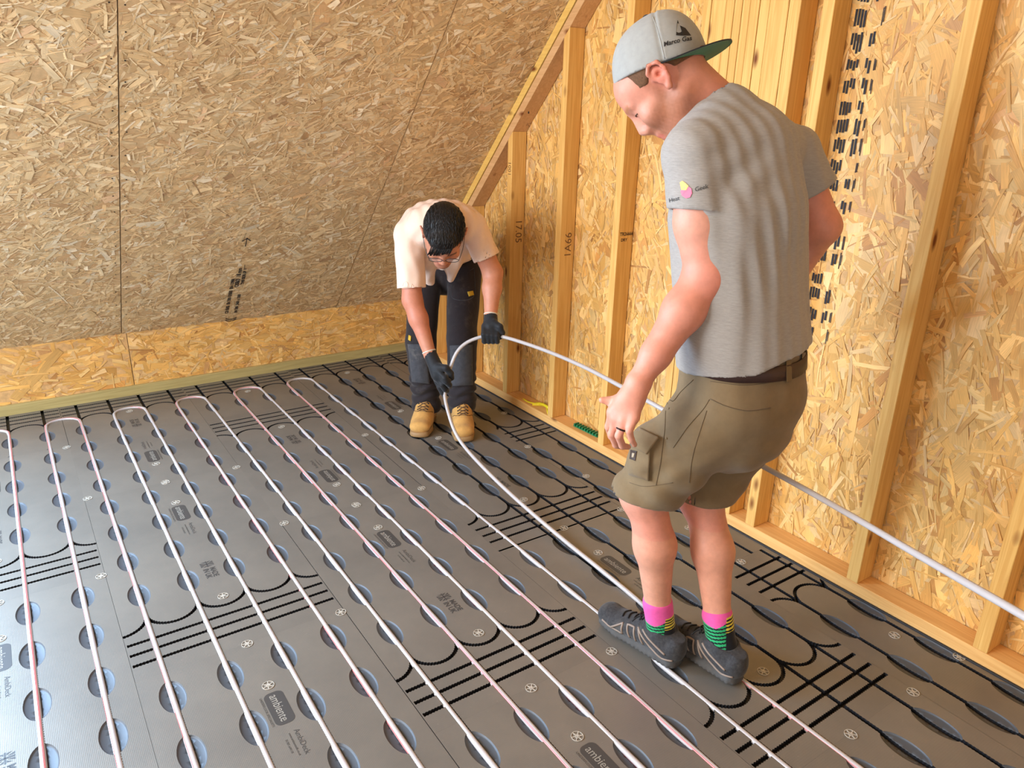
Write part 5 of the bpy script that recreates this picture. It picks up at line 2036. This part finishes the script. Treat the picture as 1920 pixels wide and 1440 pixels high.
hair2 = link('hair', mesh_np('hair', V, F, m_hair2, True), man2, label='short black hair falling forward')
r = np.random.default_rng(11)
allV, allF = [], []
o_ = 0
for i in range(1100):
    a = r.uniform(-math.pi, math.pi)
    rr = math.sqrt(r.random())
    x, y = 0.078*rr*math.cos(a), -0.015+0.098*rr*math.sin(a)
    root = hs2.project(np.array([HL2(x, y, 0.22)]), -0.002, along=-HAX2[2])[0]
    n_ = hs2.grad(root[None])[0]
    dr = unit(n_*0.10+HAX2[1]*(1.0+0.1*r.normal())+HAX2[0]*(x*5+0.09*r.normal())-HAX2[2]*0.10)
    dr = unit(dr-n_*(dr @ n_)*0.8)
    Lh = r.uniform(0.018, 0.034)
    P = np.array([root, root+dr*Lh*0.5+n_*0.003, root+dr*Lh-n_*0.003])
    V, F = tube_data(P, np.array([0.0016, 0.0012, 0.0003]), 4)
    allV.append(V)
    allF.append(F+o_)
    o_ += len(V)
for i in range(80):
    x = r.uniform(-0.030, 0.050)
    root = HL2(x, 0.062+r.uniform(-0.01, 0.01), 0.088+r.uniform(-0.006, 0.004))
    P = np.array([root, HL2(x*1.05+0.004, 0.092, 0.078), HL2(x*1.05+0.014, 0.103, 0.060+r.uniform(-0.012, 0.010)-0.012*(x > 0.005))])
    V, F = tube_data(catmull(P, 0.012), 0.0015, 4)
    allV.append(V)
    allF.append(F+o_)
    o_ += len(V)
link('lock', mesh_q('lock', np.vstack(allV), np.vstack(allF), m_hair2), hair2, kind='stuff')

# spectacles
m_spec = plain('dark spectacle frame', lin(60, 56, 58), 0.3, 0.4)
m_lens, nt_, b_l = new_mat('clear lens')
b_l.inputs['Base Color'].default_value = (0.9, 0.9, 0.9, 1)
b_l.inputs['Roughness'].default_value = 0.05
b_l.inputs['Alpha'].default_value = 0.12
sp = link('spectacles', None, man2, label='thin-framed clear spectacles')
for q in (-1, 1):
    ring_ = np.array([HL2(q*0.033+0.026*math.cos(a), 0.106-0.10*abs(0.6*0.026*math.cos(a)*q) if math.cos(a)*q > 0 else 0.106, 0.000+0.018*math.sin(a)) for a in np.linspace(0, 2*math.pi, 25)])
    V, F = tube_data(ring_, 0.0013, 6)
    link('rim', mesh_q('rim', V, F, m_spec), sp)
    c = ring_[:-1].mean(0)
    mb = MB()
    nr = len(ring_)-1
    fr_ = [p+(CAMP-p)*0 for p in ring_[:-1]]
    mb.add(fr_+[p-HAX2[1]*0.001 for p in ring_[:-1]], [tuple(range(nr)), tuple(range(2*nr-1, nr-1, -1))])
    link('lens', mb.mesh('lens', m_lens), sp)
    tube('temple', catmull(np.array([HL2(q*0.059, 0.103, 0.004), HL2(q*0.074, 0.06, 0.006), HL2(q*0.083, 0.0, 0.010), HL2(q*0.084, -0.022, 0.0)]), 0.012), 0.0014, m_spec, sp, n=6)
tube('bridge', catmull(np.array([HL2(-0.008, 0.108, 0.004), HL2(0, 0.113, 0.007), HL2(0.008, 0.108, 0.004)]), 0.004), 0.0013, m_spec, sp, n=6)

# shirt
m_shirt = cloth_mat('pale pink cotton', lin(238, 208, 188), 1100, 0.03, hs=60)
slR2 = shR2*0.18+elR2*0.82
slL2 = shL2*0.34+elL2*0.66
dR2, dL2 = unit(elR2-shR2), unit(elL2-shL2)
sp_ = [loft([(pel2+ZUP*0.04-F2*0.0, 0.160, 0.120, S2), (mid2, 0.186, 0.128, S2), (che2, 0.192, 0.120, S2), (nb2-F2*0.03, 0.15, 0.09, S2)], 0.03),
       cone(nb2-F2*0.02+ZUP*0.005, shR2, 0.064, 0.062, 0.05), cone(nb2-F2*0.02+ZUP*0.005, shL2, 0.064, 0.062, 0.05),
       cone(che2+S2*0.08-ZUP*0.05, A(806, 528, 3.46), 0.075, 0.022, 0.05), cone(che2-S2*0.06-ZUP*0.05, A(845, 522, 3.46), 0.075, 0.018, 0.05),
       cone(A(800, 478, 3.42), A(868, 470, 3.46), 0.055, 0.050, 0.04),
       cone(shR2, slR2, 0.064, 0.064, 0.02), cone(shL2, slL2, 0.062, 0.062, 0.02)]
def sh2_disp(P):
    return 0.0030*wob(P, 6, 38, 44)+0.0022*np.sin((P @ unit(S2+F2*0.3))*110+2*np.sin(P @ ZUP*25))+0.005*np.sin((P @ unit(S2*0.7+ZUP*0.7))*75+2*np.sin(P @ ZUP*20))*np.exp(-(np.linalg.norm(P-A(800, 480, 3.35), axis=1)/0.13)**2)+0.002*wob(P, 6, 70, 45)
class Shirt2:
    prims = sp_
    md = 0.02
    def ev(self, P, sel=None):
        a = sp_[0][0](P)
        for i in (1, 2, 3, 4, 5):
            a = smin(a, sp_[i][0](P), sp_[i][1])
        dsp = sh2_disp(P)
        a = a+dsp
        for i, (c, dr) in ((6, (slR2, dR2)), (7, (slL2, dL2))):
            s = np.maximum(sp_[i][0](P)+0.6*dsp, (P-c) @ dr)
            inner = np.maximum(np.linalg.norm((P-c)-((P-c) @ dr)[:, None]*dr, axis=1)-0.054, -((P-c) @ dr)-0.04)
            a = smin(a, np.maximum(s, -inner), 0.012)
        a = np.maximum(a, -cone(HL2(0, 0, -0.04), nb2+F2*0.02, 0.060, 0.058)[0](P))
        return a
    grad = Shape.grad
    project = Shape.project
s2 = Shirt2()
lo, hi = bounds([pel2, che2, nb2, shR2, shL2, slR2, slL2, A(803, 530, 3.46)], 0.17)
shirt = surface_any('shirt', s2, lo, hi, 0.0055, m_shirt, man2, label='pale pink short-sleeved button shirt')
m_fold = cloth_mat('pale pink collar', lin(242, 214, 196), 1100, 0.02)
# collar: folded band round the neck, two points at the front
for q in (-1, 1):
    P = [nb2+F2*0.0-ZUP*0.0+S2*q*0.03+ZUP*0.07-F2*0.03, nb2+S2*q*0.072+ZUP*0.035, nb2+S2*q*0.074-ZUP*0.020+F2*0.02, nb2+S2*q*0.045-ZUP*0.075+F2*0.04]
    P = catmull(np.array(P), 0.01)
    w_ = np.linspace(0.016, 0.030, len(P))
    outd = unit(S2*q+F2*0.4)
    V = np.vstack([P, P+outd*w_[:, None]-F2*w_[:, None]*0.3])
    n_ = len(P)
    F = np.array([(i, i+1, n_+i+1, n_+i) for i in range(n_-1)])
    o = link('collar', mesh_np('collar', V, F, m_fold, True), shirt)
    md_ = o.modifiers.new('solid', 'SOLIDIFY')
    md_.thickness = 0.003
# sleeve embroidery
def on2(sh, name, px, mat, parent, r=0.0012, lift=0.0006, dep=2.9):
    P = catmull(np.array([A(u, v, dep) for u, v in px]), 0.006)
    Q = sh.project(P, lift, along=P-CAMP)
    V, F = tube_data(Q, r, 5)
    return link(name, mesh_q(name, V, F, mat), parent)
on2(s2, 'stitching', [(755, 536), (757, 530), (762, 528), (765, 533), (764, 539), (770, 540), (772, 532), (776, 538)], m_fold, shirt, 0.0010)
on2(s2, 'seam', [(742, 536), (760, 541), (780, 538)], m_fold, shirt)

# small black pouch on the belt
V, F = surface(Shape([ell(A(889, 479, 3.56), (0.030, 0.022, 0.018), [LAT, DEP, ZUP])], cuts=[plane(A(889, 476, 3.56)+ZUP*0.012, ZUP)]), A(889, 479, 3.56)-0.05, A(889, 479, 3.56)+0.05, 0.004)
link('belt_pouch', mesh_np('belt_pouch', V, F, plain('black nylon', lin(24, 22, 24), 0.7), True), man2)
# trousers
m_trs = cloth_mat('black work trouser cloth', lin(42, 36, 38), 1200, 0.12, hs=60, dirt=0.12)
m_knee = cloth_mat('worn grey knee pad cloth', lin(66, 66, 70), 1200, 0.2, hs=50, dirt=0.35)
cuR, cuL = A(800, 770, 3.50), A(866, 763, 3.46)
tr_pr = [loft([(pel2+ZUP*0.03, 0.168, 0.120, S2), (pel2-ZUP*0.06, 0.170, 0.122, S2), (A(836, 508, 3.72), 0.155, 0.100, S2)], 0.03),
         cone(hiR2, knR2, 0.090, 0.072, 0.01), cone(hiL2, knL2, 0.090, 0.073, 0.01),
         cone(knR2, anR2+ZUP*0.06, 0.074, 0.069, 0.02), cone(knL2, anL2+ZUP*0.06, 0.074, 0.066, 0.02),
         cone(anR2+ZUP*0.06, cuR, 0.073, 0.062, 0.02), cone(anL2+ZUP*0.06, cuL, 0.069, 0.060, 0.02)]
def tr_disp(P):
    k1 = np.exp(-((P[:, 2]-0.20)/0.09)**2)
    return 0.006*np.sin(P[:, 2]*120+2.2*np.sin(P @ LAT*35))*k1+0.003*wob(P, 7, 26, 51)+0.002*wob(P, 6, 60, 52)
trs = Shape(tr_pr, cuts=[plane(A(800, 776, 3.44), -ZUP)], disp=tr_disp, md=0.02)
lo, hi = bounds([pel2, hiR2, hiL2, knR2, knL2, cuR, cuL], 0.15)
trousers = surface_any('work_trousers', trs, lo, hi, 0.0055, m_trs, man2, label='black work trousers with worn knee pads')
def patch2(name, corners, mat, thick, lift=0.001, n=10):
    c = [np.array(x, float) for x in corners]
    P = []
    for i in range(n):
        for j in range(n):
            s, t_ = i/(n-1), j/(n-1)
            uv = (c[0]*(1-s)+c[1]*s)*(1-t_)+(c[3]*(1-s)+c[2]*s)*t_
            p = A(uv[0], uv[1], 3.0)
            P.append(p)
    P = np.array(P)
    P = trs.project(P, lift, along=P-CAMP)
    N = -unit(A(*np.mean(corners, 0), 3.0)-CAMP)
    m2 = n*n
    V = np.vstack([P-N*0.002, P+N*thick])
    F = [(i*n+j+m2, i*n+j+n+m2, i*n+j+n+1+m2, i*n+j+1+m2) for i in range(n-1) for j in range(n-1)]
    per = [i*n for i in range(n)]+[(n-1)*n+j for j in range(1, n)]+[i*n+n-1 for i in range(n-2, -1, -1)]+[j for j in range(n-2, 0, -1)]
    F += [(per[i], per[(i+1) % len(per)], per[(i+1) % len(per)]+m2, per[i]+m2) for i in range(len(per))]
    return link(name, mesh_np(name, V, np.array(F), mat, True), trousers)
patch2('knee_pad', [(764, 645), (800, 646), (806, 720), (772, 716)], m_knee, 0.006)
patch2('knee_pad', [(843, 648), (886, 646), (887, 722), (846, 724)], m_knee, 0.006)
m_ytag = plain('yellow fabric tag', lin(196, 158, 44), 0.7)
patch2('tag', [(876, 547), (887, 545), (889, 553), (879, 556)], m_ytag, 0.004, n=4)
patch2('tag', [(766, 628), (771, 630), (770, 640), (765, 637)], m_ytag, 0.004, n=4)
on2(trs, 'pocket_edge', [(846, 535), (850, 560), (888, 556), (889, 500)], m_knee, trousers)

# boots
m_boot = cloth_mat('tan nubuck', lin(196, 148, 82), 1300, 0.14, hs=28, rough=0.75)
m_bsole = plain('tan gum sole', lin(150, 116, 74), 0.6)
m_blace = plain('brown laces', lin(96, 70, 44), 0.8)
m_eyelet = plain('black eyelet', lin(26, 22, 22), 0.4)
def boot(an, toe, zr=0.0):
    heel = np.array([an[0], an[1], 0.002])-toe*0.075
    xx = unit(np.cross(toe, ZUP))
    fr = lambda a, b, c: heel+xx*a+toe*b+ZUP*c
    root = link('boot', None, man2, label='tan nubuck work boot', loc=tuple(heel))
    def lk(name, V, F, mat, quad=True):
        V = np.asarray(V)-heel
        return link(name, mesh_np(name, V, F, mat, True) if quad else mesh_q(name, V, F, mat), root)
    up_ = Shape([loft([(fr(0, 0.04, 0.05), 0.040, 0.038, xx), (fr(0, 0.14, 0.055), 0.046, 0.042, xx), (fr(0, 0.21, 0.048), 0.054, 0.036, xx), (fr(0, 0.262, 0.044), 0.050, 0.032, xx)], 0.01),
                 cone(fr(0, 0.07, 0.06), fr(0, 0.078, 0.17), 0.052, 0.052, 0.03), cone(fr(0, 0.12, 0.10), fr(0, 0.18, 0.065), 0.040, 0.036, 0.04)],
                cuts=[plane(fr(0, 0, 0.022), -ZUP), plane(fr(0, 0, 0.165), ZUP)], disp=lambda P: 0.0015*wob(P, 6, 60, 61))
    lo, hi = bounds([fr(0, 0, 0.02), fr(0, 0.3, 0.15)], 0.08)
    V, F = surface(up_, lo, hi, 0.004)
    lk('upper', V, F, m_boot)
    so = Shape([loft([(fr(0, 0.035, 0.012), 0.044, 0.03, xx), (fr(0, 0.14, 0.012), 0.043, 0.03, xx), (fr(0, 0.21, 0.012), 0.058, 0.03, xx), (fr(0, 0.272, 0.012), 0.048, 0.028, xx)], 0.01)],
               cuts=[plane(fr(0, 0, 0.002), -ZUP), plane(fr(0, 0, 0.027), ZUP)])
    V, F = surface(so, lo, hi, 0.004)
    lk('sole', V, F, m_bsole)
    P = catmull(np.array([fr(0.048, 0.16, 0.16), fr(0.030, 0.19, 0.16), fr(0, 0.198, 0.16), fr(-0.030, 0.19, 0.16), fr(-0.048, 0.16, 0.16)]), 0.006)
    V, F = tube_data(up_.project(P, 0.0005, along=-ZUP), 0.0016, 5)
    lk('seam', V, F, m_blace, False)
    for k in range(4):
        b = 0.135+0.016*k
        for q in (-1, 1):
            P = catmull(np.array([fr(q*0.022, b, 0.17), fr(0, b+0.008, 0.17), fr(-q*0.022, b+0.016, 0.17)]), 0.006)
            V, F = tube_data(up_.project(P, 0.002, along=-ZUP), 0.0022, 5)
            lk('lace', V, F, m_blace, False)
            c = up_.project(np.array([fr(q*0.024, b, 0.17)]), 0.001, along=-ZUP)[0]
            V, F = surface(Shape([ell(c, (0.0042, 0.0042, 0.0042))]), c-0.009, c+0.009, 0.002)
            lk('eyelet', V, F, m_eyelet)
    return root
boot(anR2, unit(F2-LAT*0.16))
boot(anL2, unit(F2+LAT*0.02))
